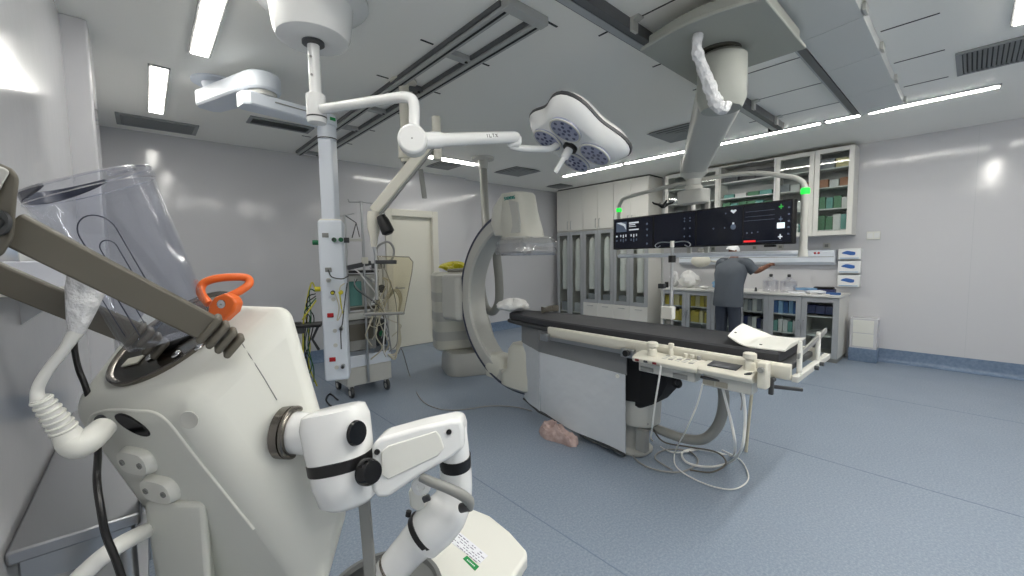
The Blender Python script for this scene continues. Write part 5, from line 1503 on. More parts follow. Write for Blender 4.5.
# round handle bar, black mains lead
m = MB().tube([at(170, 520, 1.2), at(150, 529, 1.13), at(118, 546, 1.0), at(92, 566, .96), at(70, 592, .93), at(60, 640, .93)], .020, 16, smooth=6)
build(m, 'push_handle', 'cable_white', RB)
m = MB().tube([at(74, 336, 1.18), at(75, 352, 1.18), at(79, 370, 1.17), at(86, 388, 1.16), at(96, 425, 1.16), at(98, 450, 1.06), at(97, 480, .95), at(101, 510, .92), at(106, 535, .92), at(116, 560, .92), at(126, 590, .92)], .0075, 10, smooth=6)
build(m, 'black_lead', 'cable_black', RB)

# ---- jointed arm on the right flank
S0 = Rf(294, 432, .004); sx_ = camdir(.95, -.02, -.06)
build(MB().torus(S0, sx_, .062, .0085, 36, 12), 'shoulder_ring', 'dark_chrome', RB)
build(MB().lathe([(.070, -.02), (.070, .002), (.055, .006), (.05, .006)], S0-sx_*.01, sx_, 32), 'shoulder_plate', 'dark_chrome', RB)
build(MB().cyl(S0, at(318, 435, 1.11), .055, n=28), 'shoulder_shaft', 'white_gloss', RB)
J = at(339, 440, 1.10); jz = camdir(-.20, -1, .10); jx = (RGT-jz*RGT.dot(jz)).normalized(); jy = jz.cross(jx)
def sq(o, rx, ry, p=.5, n=32, sh=0): return [J+jz*o+jx*(sh+rx*math.copysign(abs(math.cos(q))**p, math.cos(q)))+jy*(ry*math.copysign(abs(math.sin(q))**p, math.sin(q))) for q in [2*PI*(i+.5)/n for i in range(n)]]
m = MB().loft([sq(.086, .060, .06, .6), sq(.080, .072, .072, .55), sq(.05, .080, .078, .55), sq(-.02, .080, .080, .7), sq(-.045, .080, .08, .8)])
ub = build(m, 'upper_joint', 'white_gloss', RB, ang=50)
m = MB().loft([sq(-.040, .080, .080, .8), sq(-.042, .0818, .0818, .8), sq(-.068, .0818, .0818, .84), sq(-.070, .080, .080, .84)])
build(m, 'black_band', 'black', ub)
m = MB().loft([sq(-.060, .079, .079, .84), sq(-.10, .079, .079, .9), sq(-.15, .074, .074, 1, sh=.004), sq(-.165, .055, .055, 1, sh=.006)])
build(m, 'lower_joint', 'white_gloss', RB, ang=50)
vdir = (EYE-J).normalized()
sdn = (RGT*.85+vdir*.5).normalized()
build(MB().tube([at(356, 433, 1.04), at(356, 433, 1.04)+sdn*.008], [.032, .029], 28), 'black_cap', 'black_gloss', ub)
cdn = (RGT*.35+vdir*.9).normalized()
kc = at(369, 472, 1.03); cdn = (RGT*.72+vdir*.7).normalized()
kp = MB().tube([kc-cdn*.012, kc, kc+cdn*.008, kc+cdn*.016], [.033, .033, .031, .027], 36)
build(kp, 'elbow_cap', 'black_gloss', RB)
# link with inset cover
out = [(371, 446), (378, 439), (420, 427), (452, 420), (461, 421), (464, 430), (464, 448), (452, 458), (420, 476), (388, 498), (377, 499), (372, 492)]
def ldep(x): return 1.06+(x-371)/93*.10
m = MB().loft([[at(x, y, ldep(x)) for x, y in out], [at(x, y, ldep(x))+FWD*.09 for x, y in out]])
lk = build(m, 'link_housing', 'white_gloss', RB, bevel=.014, seg=4)
ins = [(381, 452), (388, 446), (420, 436), (436, 431), (440, 436), (444, 448), (438, 456), (415, 467), (388, 480), (381, 475)]
m = MB().prism([at(x, y, ldep(x)-.004) for x, y in ins], FWD*.012)
build(m, 'link_cover', 'white_plastic', lk, bevel=.003)
for px, py in ((377, 452), (449, 432)):
    build(MB().cyl(at(px, py, ldep(px)+.002), at(px, py, ldep(px)-.004), .0075, n=16), 'screw_plug', 'black_gloss', lk)
m = MB().tube([at(438, 420, 1.17), at(450, 419, 1.17), at(461, 423, 1.17)], [.02, .024, .016], 14)
# elbow and forearm
F0, F1 = at(452, 436, 1.21), at(455, 464, 1.23)
m = MB().tube([at(451, 422, 1.20), at(452, 428, 1.2), at(454, 452, 1.21), at(455, 457, 1.215)], [.03, .042, .045, .044], 24)
el = build(m, 'elbow_housing', 'white_gloss', RB)
ea = (at(456, 470, 1.22)-at(454, 450, 1.21)).normalized()
m = MB().tube([at(455, 455, 1.213), at(455.5, 466, 1.22)], [.0465, .0465], 28); build(m, 'black_band', 'black', el)
m = MB().tube([at(455, 463, 1.22), at(456, 480, 1.225), at(453, 498, 1.22), at(446, 512, 1.21), at(434, 526, 1.20), at(422, 540, 1.195)], [.046, .048, .055, .066, .068, .060], 28, smooth=5)
fa = build(m, 'forearm', 'white_gloss', RB)
wd = (at(396, 560, 1.19)-at(440, 518, 1.20)).normalized()
wc = at(425, 533, 1.197)
m = MB().tube([wc-wd*.008, wc+wd*.008], [.066, .063], 32); build(m, 'black_band', 'black', fa)
m = MB().tube([at(424, 534, 1.197), at(410, 549, 1.195), at(398, 563, 1.19), at(390, 574, 1.19)], [.058, .050, .048, .050], 26, smooth=4)
build(m, 'wrist', 'white_gloss', fa)
build(MB().torus(at(393, 570, 1.19), wd, .050, .004, 30, 8), 'wrist_ring', 'dark_chrome', fa)
# small tool clip and grey guard bar
m = MB().lathe([(.024, -.008), (.028, 0), (.024, .008), (.012, .008), (.010, .002), (.001, .002)], at(421, 486, 1.17), -FWD, 24); tcp = build(m, 'tool_ring', 'white_gloss', RB)
m = MB().prism([at(x, y, 1.18) for x, y in ((408, 492), (416, 484), (424, 496), (426, 508), (418, 512), (410, 508))], FWD*.03); build(m, 'tool_clip', 'white_plastic', tcp, bevel=.005)
build(MB().cyl(at(409, 511, 1.19), at(408, 516, 1.19), .008, n=12), 'tool_foot', 'black', tcp)
build(MB().bar(at(423, 500, 1.175), at(430, 497, 1.175), .012, .016), 'tool_jaw', 'dark_grey', tcp, bevel=.002)
m = MB().tube([at(421, 477, 1.13), at(432, 482, 1.12), at(448, 488, 1.12), at(462, 495, 1.12), at(469, 501, 1.13), at(469, 508, 1.14)], [.012, .013, .014, .0145, .0145, .013], 14, smooth=6)
gb = build(m, 'guard_bar', 'grey_plastic', RB)
build(MB().cyl(at(461, 508, 1.14), at(469, 506, 1.13), .013, n=16), 'guard_end', 'dark_grey', gb)
# flat grey post behind the arm
build(MB().bar(at(364, 498, 1.16), at(376, 640, 1.16), .032, .014, FWD), 'flat_post', 'grey_plastic', RB, bevel=.003)

# ---- base: grey tray with a cup hole, white platform, column and castors
zt_ = .47; zr_ = .53
bc = onZ(384, 590, zr_); bc.z = 0
cc = onZ(363, 576, zr_); cc.z = 0
def circ(c, r, z, n=56): return [c+V((r*math.cos(2*PI*k/n), r*math.sin(2*PI*k/n), z)) for k in range(n)]
m = MB().loft([circ(bc, .165, .30), circ(bc, .172, .31), circ(bc, .172, zr_-.012), circ(bc, .168, zr_), circ(bc, .156, zr_), circ(bc, .150, zr_-.012), circ(cc, .078, zr_-.014), circ(cc, .072, zr_-.02), circ(cc, .064, zr_-.11)])
tr = build(m, 'round_tray', 'mid_grey', RB)
pp = [(440, 520), (458, 510), (470, 507), (490, 515), (510, 531), (527, 550), (527, 556), (505, 590), (470, 640), (430, 660), (420, 600)]
top_ = [onZ(x, y, zt_) for x, y in pp]
m = MB().loft([[V((p.x, p.y, zt_-.05)) for p in top_], top_])
pf = build(m, 'white_platform', 'white_plastic', RB, bevel=.012, seg=4)
def PZ(x, y, o=.0006): return onZ(x, y, zt_)+V((0, 0, o))
m = MB().prism([PZ(452, 526), PZ(488, 556), PZ(480, 564), PZ(443, 537)], (0, 0, .0008)); sh = build(m, 'paper_label', 'paper', pf)
m = MB().prism([PZ(467, 556), PZ(479, 567), PZ(475, 571), PZ(463, 559)], (0, 0, .0012)); build(m, 'green_tag', 'tag_green', pf)
m = MB()
la_, lb_, ld_ = PZ(452, 527, .0016), PZ(487, 556, .0016), PZ(444, 537, .0016)
lu = lb_-la_; lv = ld_-la_; rnd = random.Random(8)
for r_i in range(5):
    x = .04
    while x < .9:
        w = rnd.uniform(.03, .09)
        if rnd.random() < .8: m.bar(la_+lu*x+lv*(.12+.18*r_i), la_+lu*(x+w)+lv*(.12+.18*r_i), .0022 if r_i else .003, .0006)
        x += w+.03
build(m, 'print_lettering', 'print_grey', sh)
m = MB()
tg0, tg1 = PZ(467, 560, .0018), PZ(475, 567, .0018)
for k in range(6): m.bar(tg0.lerp(tg1, k/6+.02), tg0.lerp(tg1, k/6+.12), .004, .0006)
build(m, 'tag_lettering', 'paper', pf)
cen = (bc+V((sum(p.x for p in top_)/len(top_), sum(p.y for p in top_)/len(top_), 0)))/2
g1 = V((.12, 1.12, 0)); g2 = V((bc.x, bc.y, 0)); g3 = V((top_[4].x-.06, top_[4].y, 0))
def bsl(z, k): return [V((.06, 1.02, z)), V((.02, 1.30, z)), V((.20, 1.42, z)), V((top_[1].x-.06, top_[1].y-.04, z)), V((top_[5].x-.10, top_[5].y-.05, z)), V((top_[8].x-.05, top_[8].y, z)), V((.30, .80, z))]
m = MB().loft([bsl(.12, 1), bsl(.33, 1)]); build(m, 'chassis', 'robot_white', RB, bevel=.03, seg=3)
bcn = (BA+BB+BC+BD)/4
m = MB().loft([[V((bcn.x+x, bcn.y+y, .33)) for x, y in ((-.09, -.09), (.09, -.09), (.09, .09), (-.09, .09))], [V((bcn.x+x, bcn.y+y, bcn.z+.06)) for x, y in ((-.07, -.07), (.07, -.07), (.07, .07), (-.07, .07))]])
build(m, 'lower_column', 'robot_white', RB, bevel=.02)
for (x, y) in ((.12, 1.05), (.10, 1.26), (top_[5].x-.2, top_[5].y-.08), (.45, .82)):
    q = MB().cyl((x-.012, y, .045), (x+.012, y, .045), .045, n=20).box(x-.02, x+.02, y-.012, y+.012, .09, .125); build(q, 'castor', 'dark_grey', RB)
m = MB().tube([at(317, 572, 1.2), at(322, 562, 1.2), at(328, 553, 1.2), at(331, 548, 1.21)], .007, 8, smooth=4); build(m, 'orange_strap', 'orange', RB)

# ================================================================ stainless table by the left wall
t = thing('steel_table', 'brushed stainless steel table along the left wall behind the robot cart', 'table', (-.14, 1.9, 0))
TX0, TX1, TY0, TY1, TZ = -.287, -.05, 1.49, 2.75, .82
m = MB().box(TX0, TX1, TY0, TY1, TZ-.035, TZ); build(m, 'top', 'brushed_steel', t, bevel=.006)
for x, y in ((TX0+.03, TY0+.03), (TX1-.03, TY0+.03), (TX0+.03, TY1-.03), (TX1-.03, TY1-.03)):
    build(MB().cyl((x, y, 0), (x, y, TZ-.035), .018, n=16), 'leg', 'steel', t)
build(MB().box(TX0+.01, TX1-.01, TY0+.02, TY1-.02, .24, .26), 'lower_shelf', 'brushed_steel', t, bevel=.003)
build(MB().box(TX0+.02, TX1-.02, TY0+.01, TY0+.03, TZ-.10, TZ-.035), 'apron', 'steel', t)
# packs standing on the wall shelf behind the bars
SZ = 1.44
t = thing('wall_shelf', 'narrow white shelf on the left wall half hidden behind the taupe bars', 'shelf', (-.22, 2.35, SZ-.05))
build(MB().box(-.287, -.16, 1.62, 3.1, SZ-.02, SZ), 'board', 'white_plastic', t, bevel=.003)
for y in (1.9, 2.8): build(MB().prism([(-.287, y, SZ-.02), (-.17, y, SZ-.02), (-.287, y, SZ-.12)], (0, .02, 0)), 'bracket', 'steel', t)
rnd = random.Random(6)
y = 1.64
lbs = ['nearest', 'second', 'third', 'fourth', 'fifth', 'sixth', 'seventh', 'eighth']
for i in range(8):
    w = rnd.uniform(.10, .16); h_ = (.07, .11, .09, .12, .08, .13, .10, .09)[i]
    k = ('paper', 'box_white', 'paper', 'box_pale_blue', 'paper', 'box_white', 'paper', 'box_cream')[i]
    b = solo(MB().box(-.27, -.165, y, y+w, SZ+.0005, SZ+h_), 'medical_pack', k, 'small printed pack on the left wall shelf, %s from the camera along the row' % lbs[i], 'medical pack', 'packs on the left wall shelf', bevel=.004)
    q = MB().box(-.1655, -.1642, y+.02, y+w-.02, SZ+h_*.45, SZ+h_*.7); build(q, 'printed_band', 'box_navy' if i % 2 else 'box_blue', b)
    y += w+rnd.uniform(.015, .05)
# ================================================================ equipment cart behind the supply column
t = thing('equipment_cart', 'crowded wheeled equipment cart with poles, hoses and a grey machine beside the blue-white column', 'equipment cart', (1.82, 4.65, 0))
CX0, CX1, CY0, CY1 = 1.55, 2.06, 4.42, 4.90
m = MB().box(CX0, CX1, CY0, CY1, .13, .33); build(m, 'base_cabinet', 'light_grey_plastic', t, bevel=.01)
for x, y in ((CX0+.05, CY0+.03), (CX1-.05, CY0+.03), (CX0+.05, CY1-.05), (CX1-.05, CY1-.05)):
    w = MB(); w.cyl((x-.016, y, .063), (x+.016, y, .063), .063, n=20)
    c = build(w, 'castor', 'dark_grey', t, bevel=.004)
    q = MB().cyl((x-.017, y, .055), (x+.017, y, .055), .03, n=16).box(x-.024, x+.024, y-.015, y+.02, .10, .135)
    build(q, 'castor_fork', 'light_grey_plastic', c)
m = MB()
m.box(CX0, CX1, CY0, CY1, .335, .35).box(CX0, CX1, CY0, CY0+.012, .35, .46).box(CX0, CX1, CY1-.012, CY1, .35, .50).box(CX0, CX0+.012, CY0+.012, CY1-.012, .35, .50).box(CX1-.012, CX1, CY0+.012, CY1-.012, .35, .50)
build(m, 'open_bin', 'pale_blue_paint', t, bevel=.004)
m = MB().box(CX0, CX1+.02, CY0-.02, CY1, .86, .885).box(CX0, CX1+.02, CY0-.02, CY0-.005, .885, .93); build(m, 'middle_shelf', 'light_grey_plastic', t, bevel=.004)
m = MB().box(CX0+.02, CX1-.1, CY0+.02, CY1, 1.36, 1.385); build(m, 'top_shelf', 'black', t, bevel=.004)
# machines
m = MB().box(CX0+.03, CX0+.36, CY0+.04, CY1-.05, .50, .84); a = build(m, 'lower_machine', 'grey_plastic', t, bevel=.012)
build(MB().box(CX0+.06, CX0+.33, CY0+.032, CY0+.042, .62, .80), 'front_panel', 'taupe', a, bevel=.004)
m = MB().box(CX0+.37, CX1-.02, CY0+.05, CY1-.08, .52, .82); a = build(m, 'lower_machine', 'dark_grey', t, bevel=.012)
build(MB().cyl((CX0+.43, CY0+.05, .66), (CX0+.43, CY0+.03, .66), .035, n=22), 'dial', 'green', a)
m = MB().box(CX0+.02, CX0+.40, CY0+.06, CY1-.05, .95, 1.34); a = build(m, 'ventilator', 'light_grey_plastic', t, bevel=.015)
build(MB().box(CX0+.06, CX0+.22, CY0+.045, CY0+.062, 1.0, 1.27), 'green_bag', 'box_teal', a, bevel=.02)
build(MB().box(CX0+.05, CX0+.36, CY0+.03, CY0+.065, .955, .985), 'front_rail', 'taupe', a, bevel=.006)
m = MB().box(CX0+.44, CX1-.06, CY0+.1, CY1-.1, .886, 1.18); build(m, 'module_box', 'light_grey_plastic', t, bevel=.01)
m = MB().box(CX0+.40, CX1-.02, CY0+.03, CY0+.20, 1.40, 1.46); build(m, 'top_tray', 'dark_grey', t, bevel=.006)
# poles and hooks
PX, PY = CX0+.22, CY0-.04
m = MB().cyl((PX, PY, .16), (PX, PY, 2.13), .014, n=14); p = build(m, 'front_pole', 'steel', t)
m = MB().tube([V((PX-.14, PY, 2.14)), V((PX-.13, PY, 2.11)), V((PX, PY, 2.12)), V((PX+.16, PY, 2.11)), V((PX+.18, PY, 2.15))], .006, 8); build(m, 'hook_bar', 'steel', p)
m = MB().cyl((CX0+.06, CY0+.02, .88), (CX0+.06, CY0+.02, 1.98), .012, n=12); p2 = build(m, 'side_pole', 'steel', t)
m = MB().tube([V((CX0-.04, CY0+.02, 1.96)), V((CX0+.06, CY0+.02, 1.97)), V((CX0+.16, CY0+.02, 2.0))], .005, 8); build(m, 'hook_bar', 'steel', p2)
m = MB().tube([V((CX0+.06, CY0, 1.97)), V((CX0+.17, CY0, 1.90)), V((CX0+.12, CY0, 1.74))], .006, 8).tube([V((CX0+.17, CY0, 1.90)), V((CX0+.20, CY0, 1.75))], .005, 8); build(m, 'sensor_holder', 'dark_grey', p2)
build(MB().bar((CX0+.05, CY0-.02, 1.715), (PX, PY, 1.715), .02, .03), 'crossbar', 'light_grey_plastic', t, bevel=.003)
m = MB().cyl((CX1-.06, CY0, .90), (CX1-.06, CY0, 1.45), .011, n=12); build(m, 'rear_pole', 'steel', t)
m = MB().bar((CX0+.05, CY0-.02, 1.42), (CX0+.30, CY0-.03, 1.47), .05, .05); build(m, 'clamp_block', 'dark_grey', t, bevel=.01)
build(MB().box(PX-.02, PX+.04, PY-.03, PY+.02, 1.46, 1.53), 'pole_clamp', 'cream_paint', t, bevel=.006)
build(MB().cyl((CX0+.40, CY0-.04, 1.18), (CX0+.40, CY0-.07, 1.18), .045, n=22), 'gauge', 'dark_grey', t, bevel=.006)
build(MB().tube([V((CX0+.24, CY0-.02, 1.32)), V((CX0+.34, CY0-.05, 1.24)), V((CX0+.40, CY0-.05, 1.18))], .008, 8), 'gauge_arm', 'steel', t)
build(MB().tube([V((CX1-.10, CY0-.02, 1.40)), V((CX1-.14, CY0-.04, 1.62)), V((CX1-.02, CY0-.06, 1.70)), V((CX1+.05, CY0-.06, 1.62)), V((CX1+.02, CY0-.06, 1.5)), V((CX1-.10, CY0-.05, 1.47))], .012, 10, smooth=6), 'grey_tubing', 'cable_grey', t)
rnd = random.Random(17)
cols = ['cable_beige', 'cable_grey', 'cable_beige', 'cable_white', 'cable_grey', 'cable_beige', 'dark_grey', 'cable_beige', 'cable_white', 'cable_grey', 'cable_beige', 'cable_grey', 'cable_beige', 'cable_white']
for i, cmn in enumerate(cols):
    x0 = CX0+.10+.36*rnd.random(); x1 = CX0+.25+.33*rnd.random(); z0 = rnd.choice((1.5, 1.42, 1.3, 1.05, .92)); z1 = rnd.choice((.45, .55, .62, .40, .9))
    yy = CY0-.05-.035*rnd.random()
    pts = [V((x0, CY0-.02, z0)), V((x0+rnd.uniform(-.05, .09), yy, z0-.10)), V(((x0+x1)/2+rnd.uniform(-.14, .14), yy-.02, (z0+z1)/2+rnd.uniform(-.15, .1))), V((x1+rnd.uniform(-.08, .12), yy, z1+.12)), V((x1, CY0-.03, z1))]
    build(MB().tube(pts, rnd.uniform(.0045, .008), 7, smooth=8), 'lead', cmn, t)
for k in range(3):
    build(MB().tube([V((CX1-.02, CY0-.03, 1.12-.03*k)), V((CX1+.04+.02*k, CY0-.05, 1.16)), V((CX1+.10+.015*k, CY0-.06, 1.05)), V((CX1+.08, CY0-.06, .85)), V((CX1+.06+.02*k, CY0-.05, .55)), V((CX1+.03, CY0-.04, .36+.03*k)), V((CX1-.05, CY0-.03, .42))], .009, 8, smooth=8), 'corrugated_hose', 'cable_beige', t)
# coiled leads of the column
ccols = ('cable_yellow', 'cable_green', 'cable_black', 'cable_black', 'cable_green', 'cable_yellow')
SUP = [o for o in COL.objects if o.name == 'supply_column'][0]
for k, cmn in enumerate(ccols):
    a_ = P2+ay*.15-ax*.02
    o1 = V((-.03*k*.5, .02*k*.3, 0))
    e_ = at(302+3*k, 378+4*(k % 3), 3.68+.03*k)
    pts = [V((a_.x, a_.y, 1.25-.02*k)), at(311-1.6*k, 284+7*k, 3.6), at(304+(7*k) % 11, 318, 3.62+.02*k), at(303+(5*k) % 9, 345, 3.64+.02*k), at(303+(9*k) % 13, 365, 3.66+.02*k), e_]
    build(MB().tube(pts, .0065 if 'yellow' in cmn else .005, 8, smooth=7), 'lead', cmn, SUP)
for k, (mn_, pts) in enumerate((('dark_grey', [fpt(.03, 1.42, .11), fpt(.0, 1.36, .15), fpt(-.08, 1.34, .15), fpt(-.13, 1.36, .10)]),
                                ('cable_beige', [fpt(-.02, 1.22, .16), fpt(-.05, 1.10, .17), fpt(-.03, .98, .16), fpt(-.07, 1.06, .16), fpt(-.06, 1.25, .15), fpt(-.10, 1.30, .13)]),
                                ('dark_grey', [fpt(-.12, 1.30, .12), fpt(-.09, 1.1, .15), fpt(-.07, .95, .16), fpt(-.055, .90, .17), fpt(-.05, .72, .14)]),
                                ('cable_yellow', [fpt(-.06, 1.22, .16), fpt(-.065, 1.12, .165), fpt(-.08, 1.02, .15)]))):
    build(MB().tube(pts, .005, 7, smooth=8), 'lead', mn_, SUP)
# black shelf on the column's left flank
s1 = at(300, 322, 3.75); s2 = at(318, 318, 3.70)
q = MB().obox(P2+ay*.27-ax*.02+V((0, 0, .935)), ay, ax, (0, 0, 1), .16, .10, .012); sh_ = build(q, 'side_shelf', 'black', SUP, bevel=.005)
build(MB().obox(P2+ay*.33-ax*.10+V((0, 0, .905)), ay, ax, (0, 0, 1), .09, .012, .03), 'shelf_handle', 'dark_grey', sh_, bevel=.004)
build(MB().tube([P2+ay*.14+V((0, 0, .93)), P2+ay*.20+V((0, 0, .8)), P2+ay*.15+V((0, 0, .70))], .012, 8), 'shelf_bracket', 'dark_grey', sh_)
solo(MB().obox(P2+ay*.34+V((0, 0, .954)), ay, ax, (0, 0, 1), .05, .04, .006), 'black_tray', 'dark_grey', 'small dark tray lying on the black side shelf of the column', 'tray', bevel=.003)

# long thin lead crossing the floor from the cart to the table skirt
solo(MB().tube([fl(396, 322, .30)*.0+V((2.12, 4.36, .42)), onX(402, 350, 2.2), fl(410, 376, .008), fl(420, 398, .008), fl(436, 408, .008), fl(458, 410, .008), fl(490, 406, .008), fl(515, 407, .008), fl(532, 411, .008)], .006, 7, smooth=8), 'floor_lead', 'cable_grey', 'long thin grey lead crossing the floor from the equipment cart to the skirt', 'cable')
solo(MB().tube([fl(338, 400, .008), fl(330, 394, .01), fl(326, 400, .008), fl(334, 408, .008), fl(345, 410, .008)], .008, 7, smooth=8), 'floor_lead', 'cable_black', 'short black lead curled on the floor under the cart castor', 'cable')
solo(MB().tube([fl(578, 428, .03), fl(586, 431, .008), fl(600, 436, .008), fl(612, 444, .008)], .006, 7, smooth=6), 'drain_tube', 'cable_white', 'short white tube on the floor from the pink cloth under the skirt', 'tube')

# ================================================================ drip stands behind the table
DX, DY = 3.11, 1.577
t = thing('drip_pole', 'steel drip pole with two hooks on the far table rail, in front of the monitor', 'drip pole', (DX, DY, .80))
build(MB().tube([V((DX, DY, .80)), V((DX, DY, 1.20)), V((DX, DY, 1.21)), V((DX, DY, 1.60))], [.016, .016, .012, .012], 16), 'pole', 'steel', t)
build(MB().cyl((DX, DY, 1.445), (DX, DY, 1.50), .028, n=18), 'height_knob', 'black', t)
build(MB().tube([V((DX, DY, 1.565)), V((DX, DY, 1.615))], .016, 12), 'pole_top', 'white_plastic', t)
build(MB().box(DX-.03, DX+.03, DY-.03, DY+.03, .80, .87), 'rail_clamp', 'grey_plastic', t, bevel=.006)
for s_ in (-1, 1):
    hk = MB().tube([V((DX, DY, 1.60)), V((DX, DY+s_*.07, 1.608)), V((DX, DY+s_*.115, 1.604)), V((DX, DY+s_*.145, 1.585)), V((DX, DY+s_*.13, 1.565)), V((DX, DY+s_*.10, 1.58))], .0045, 8, smooth=5)
    build(hk, 'hook', 'steel', t)
DX2, DY2 = 4.82, 2.57
t = thing('drip_stand', 'slim drip stand topped with a black four-armed hook by the tall cabinets', 'drip stand', (DX2, DY2, 0))
for k in range(5):
    a = 2*PI*k/5; e_ = V((DX2+.26*math.cos(a), DY2+.26*math.sin(a), .07))
    l_ = build(MB().bar((DX2, DY2, .10), e_, .03, .02), 'leg', 'steel', t, bevel=.003)
    build(MB().cyl(e_+V((-.012, 0, -.035)), e_+V((.012, 0, -.035)), .034, n=16), 'castor', 'dark_grey', l_)
build(MB().cyl((DX2, DY2, .08), (DX2, DY2, 2.10), .014, n=14), 'pole', 'light_grey_plastic', t)
build(MB().obox((DX2, DY2, 1.12), (1, 0, 0), (0, 1, 0), (0, 0, 1), .03, .04, .03), 'pole_clamp', 'dark_grey', t, bevel=.006)
hk = MB()
for k in range(4):
    a = PI/4+k*PI/2; d = V((math.cos(a), math.sin(a), 0)); c = V((DX2, DY2, 2.13))
    hk.tube([c+V((0, 0, -.03)), c+d*.05+V((0, 0, .0)), c+d*.11+V((0, 0, .015)), c+d*.13+V((0, 0, .035))], [.024, .018, .012, .008], 10)
build(hk, 'black_hook', 'black', t)
t = thing('pole_box', 'small white box clipped low on the drip pole at the table edge', 'box', (3.08, 1.58, 1.0))
build(MB().box(DX-.075, DX-.0165, DY-.045, DY+.05, 1.0, 1.10), 'case', 'white_plastic', t, bevel=.008)
build(MB().box(DX-.05, DX-.0165, DY-.025, DY+.02, .96, 1.0), 'clip', 'grey_plastic', t, bevel=.004)
# ================================================================ the person at the counter
def skin_mesh(name, joints, edges, mname, parent, sub=2, root=0):
    """one continuous skin grown over a skeleton of joints {name: (point, rx, ry)}"""
    W = WORLD[parent.name]; iw = W.inverted()
    keys = list(joints); idx = {k: i for i, k in enumerate(keys)}
    me = bpy.data.meshes.new(name)
    me.from_pydata([iw @ V(joints[k][0]) for k in keys], [(idx[a], idx[b]) for a, b in edges], [])
    o = bpy.data.objects.new(name, me); COL.objects.link(o); o.parent = parent; WORLD[o.name] = W
    md = o.modifiers.new('skin', 'SKIN'); md.use_smooth_shade = True; md.branch_smoothing = .6
    if not me.skin_vertices: me.attributes.new
    for k in keys:
        sv = me.skin_vertices[0].data[idx[k]]; r = joints[k][1]
        sv.radius = r if isinstance(r, tuple) else (r, r)
        sv.use_root = (idx[k] == root)
    sd_ = o.modifiers.new('smooth', 'SUBSURF'); sd_.levels = sub; sd_.render_levels = sub
    me.materials.append(MT[mname])
    return o
PB = V((6.44, 2.39, 0))
fw = V((.98, -.20, 0)).normalized(); lf = V((-fw.y, fw.x, 0))      # facing the counter, a little to the right; lf = own left
def pp_(f, l, z): return PB+fw*f+lf*l+V((0, 0, z))
t = thing('person', 'person in grey short-sleeved scrubs and white cap bending over the counter, one arm reaching right', 'person', PB)
J_ = {'pelvis': (pp_(0, 0, .90), .105), 'waist': (pp_(.02, 0, 1.05), .10), 'chest': (pp_(.07, 0, 1.24), (.12, .13)), 'upper': (pp_(.13, 0, 1.36), (.10, .12)),
      'neck': (pp_(.20, .03, 1.45), .052), 'skull0': (pp_(.25, .07, 1.50), .066), 'skull1': (pp_(.28, .10, 1.555), .082), 'crown': (pp_(.28, .10, 1.62), .066)}
E_d = [('pelvis', 'waist'), ('waist', 'chest'), ('chest', 'upper'), ('upper', 'neck'), ('neck', 'skull0'), ('skull0', 'skull1'), ('skull1', 'crown')]
for s_, n_ in ((1, 'l'), (-1, 'r')):
    J_['hip'+n_] = (pp_(.0, s_*.095, .86), .085); J_['knee'+n_] = (pp_(.03, s_*.10, .48), .056); J_['ankle'+n_] = (pp_(-.02, s_*.10, .09), .040); J_['toe'+n_] = (pp_(.15, s_*.11, .035), .034)
    E_d += [('pelvis', 'hip'+n_), ('hip'+n_, 'knee'+n_), ('knee'+n_, 'ankle'+n_), ('ankle'+n_, 'toe'+n_)]
    J_['sh'+n_] = (pp_(.13, s_*.185, 1.36), .058)
    if s_ < 0:    # own right arm reaches out over the counter to the right
        el_, wr_ = pp_(.20, -.29, 1.24), pp_(.31, -.37, 1.32)
    else:         # own left arm works in front of the body
        el_, wr_ = pp_(.22, .28, 1.12), pp_(.42, .14, 1.10)
    J_['el'+n_] = (el_, .046); J_['wr'+n_] = (wr_, .033)
    hd_ = (wr_-el_).normalized(); sd2 = hd_.cross(V((0, 0, 1))).normalized(); pal = wr_+hd_*.055
    J_['palm'+n_] = (pal, (.020, .034))
    E_d += [('upper', 'sh'+n_), ('sh'+n_, 'el'+n_), ('el'+n_, 'wr'+n_), ('wr'+n_, 'palm'+n_)]
    for f_, off_, ln_ in (('i', .026, .07), ('m', .009, .078), ('r', -.009, .072), ('p', -.026, .056)):
        k0 = pal+hd_*.035+sd2*off_
        J_['k%s%s' % (f_, n_)] = (k0, .0088); J_['m%s%s' % (f_, n_)] = (k0+hd_*ln_*.38-V((0, 0, .016)), .0085); J_['t%s%s' % (f_, n_)] = (k0+hd_*ln_*.30-V((0, 0, .045)), .0078)
        E_d += [('palm'+n_, 'k%s%s' % (f_, n_)), ('k%s%s' % (f_, n_), 'm%s%s' % (f_, n_)), ('m%s%s' % (f_, n_), 't%s%s' % (f_, n_))]
    th = pal+sd2*.036-hd_*.015
    J_['th0'+n_] = (th, .010); J_['th1'+n_] = (th+sd2*.016+hd_*.032-V((0, 0, .014)), .0085)
    E_d += [('palm'+n_, 'th0'+n_), ('th0'+n_, 'th1'+n_)]
bodyp = skin_mesh('body', J_, E_d, 'skin', t)
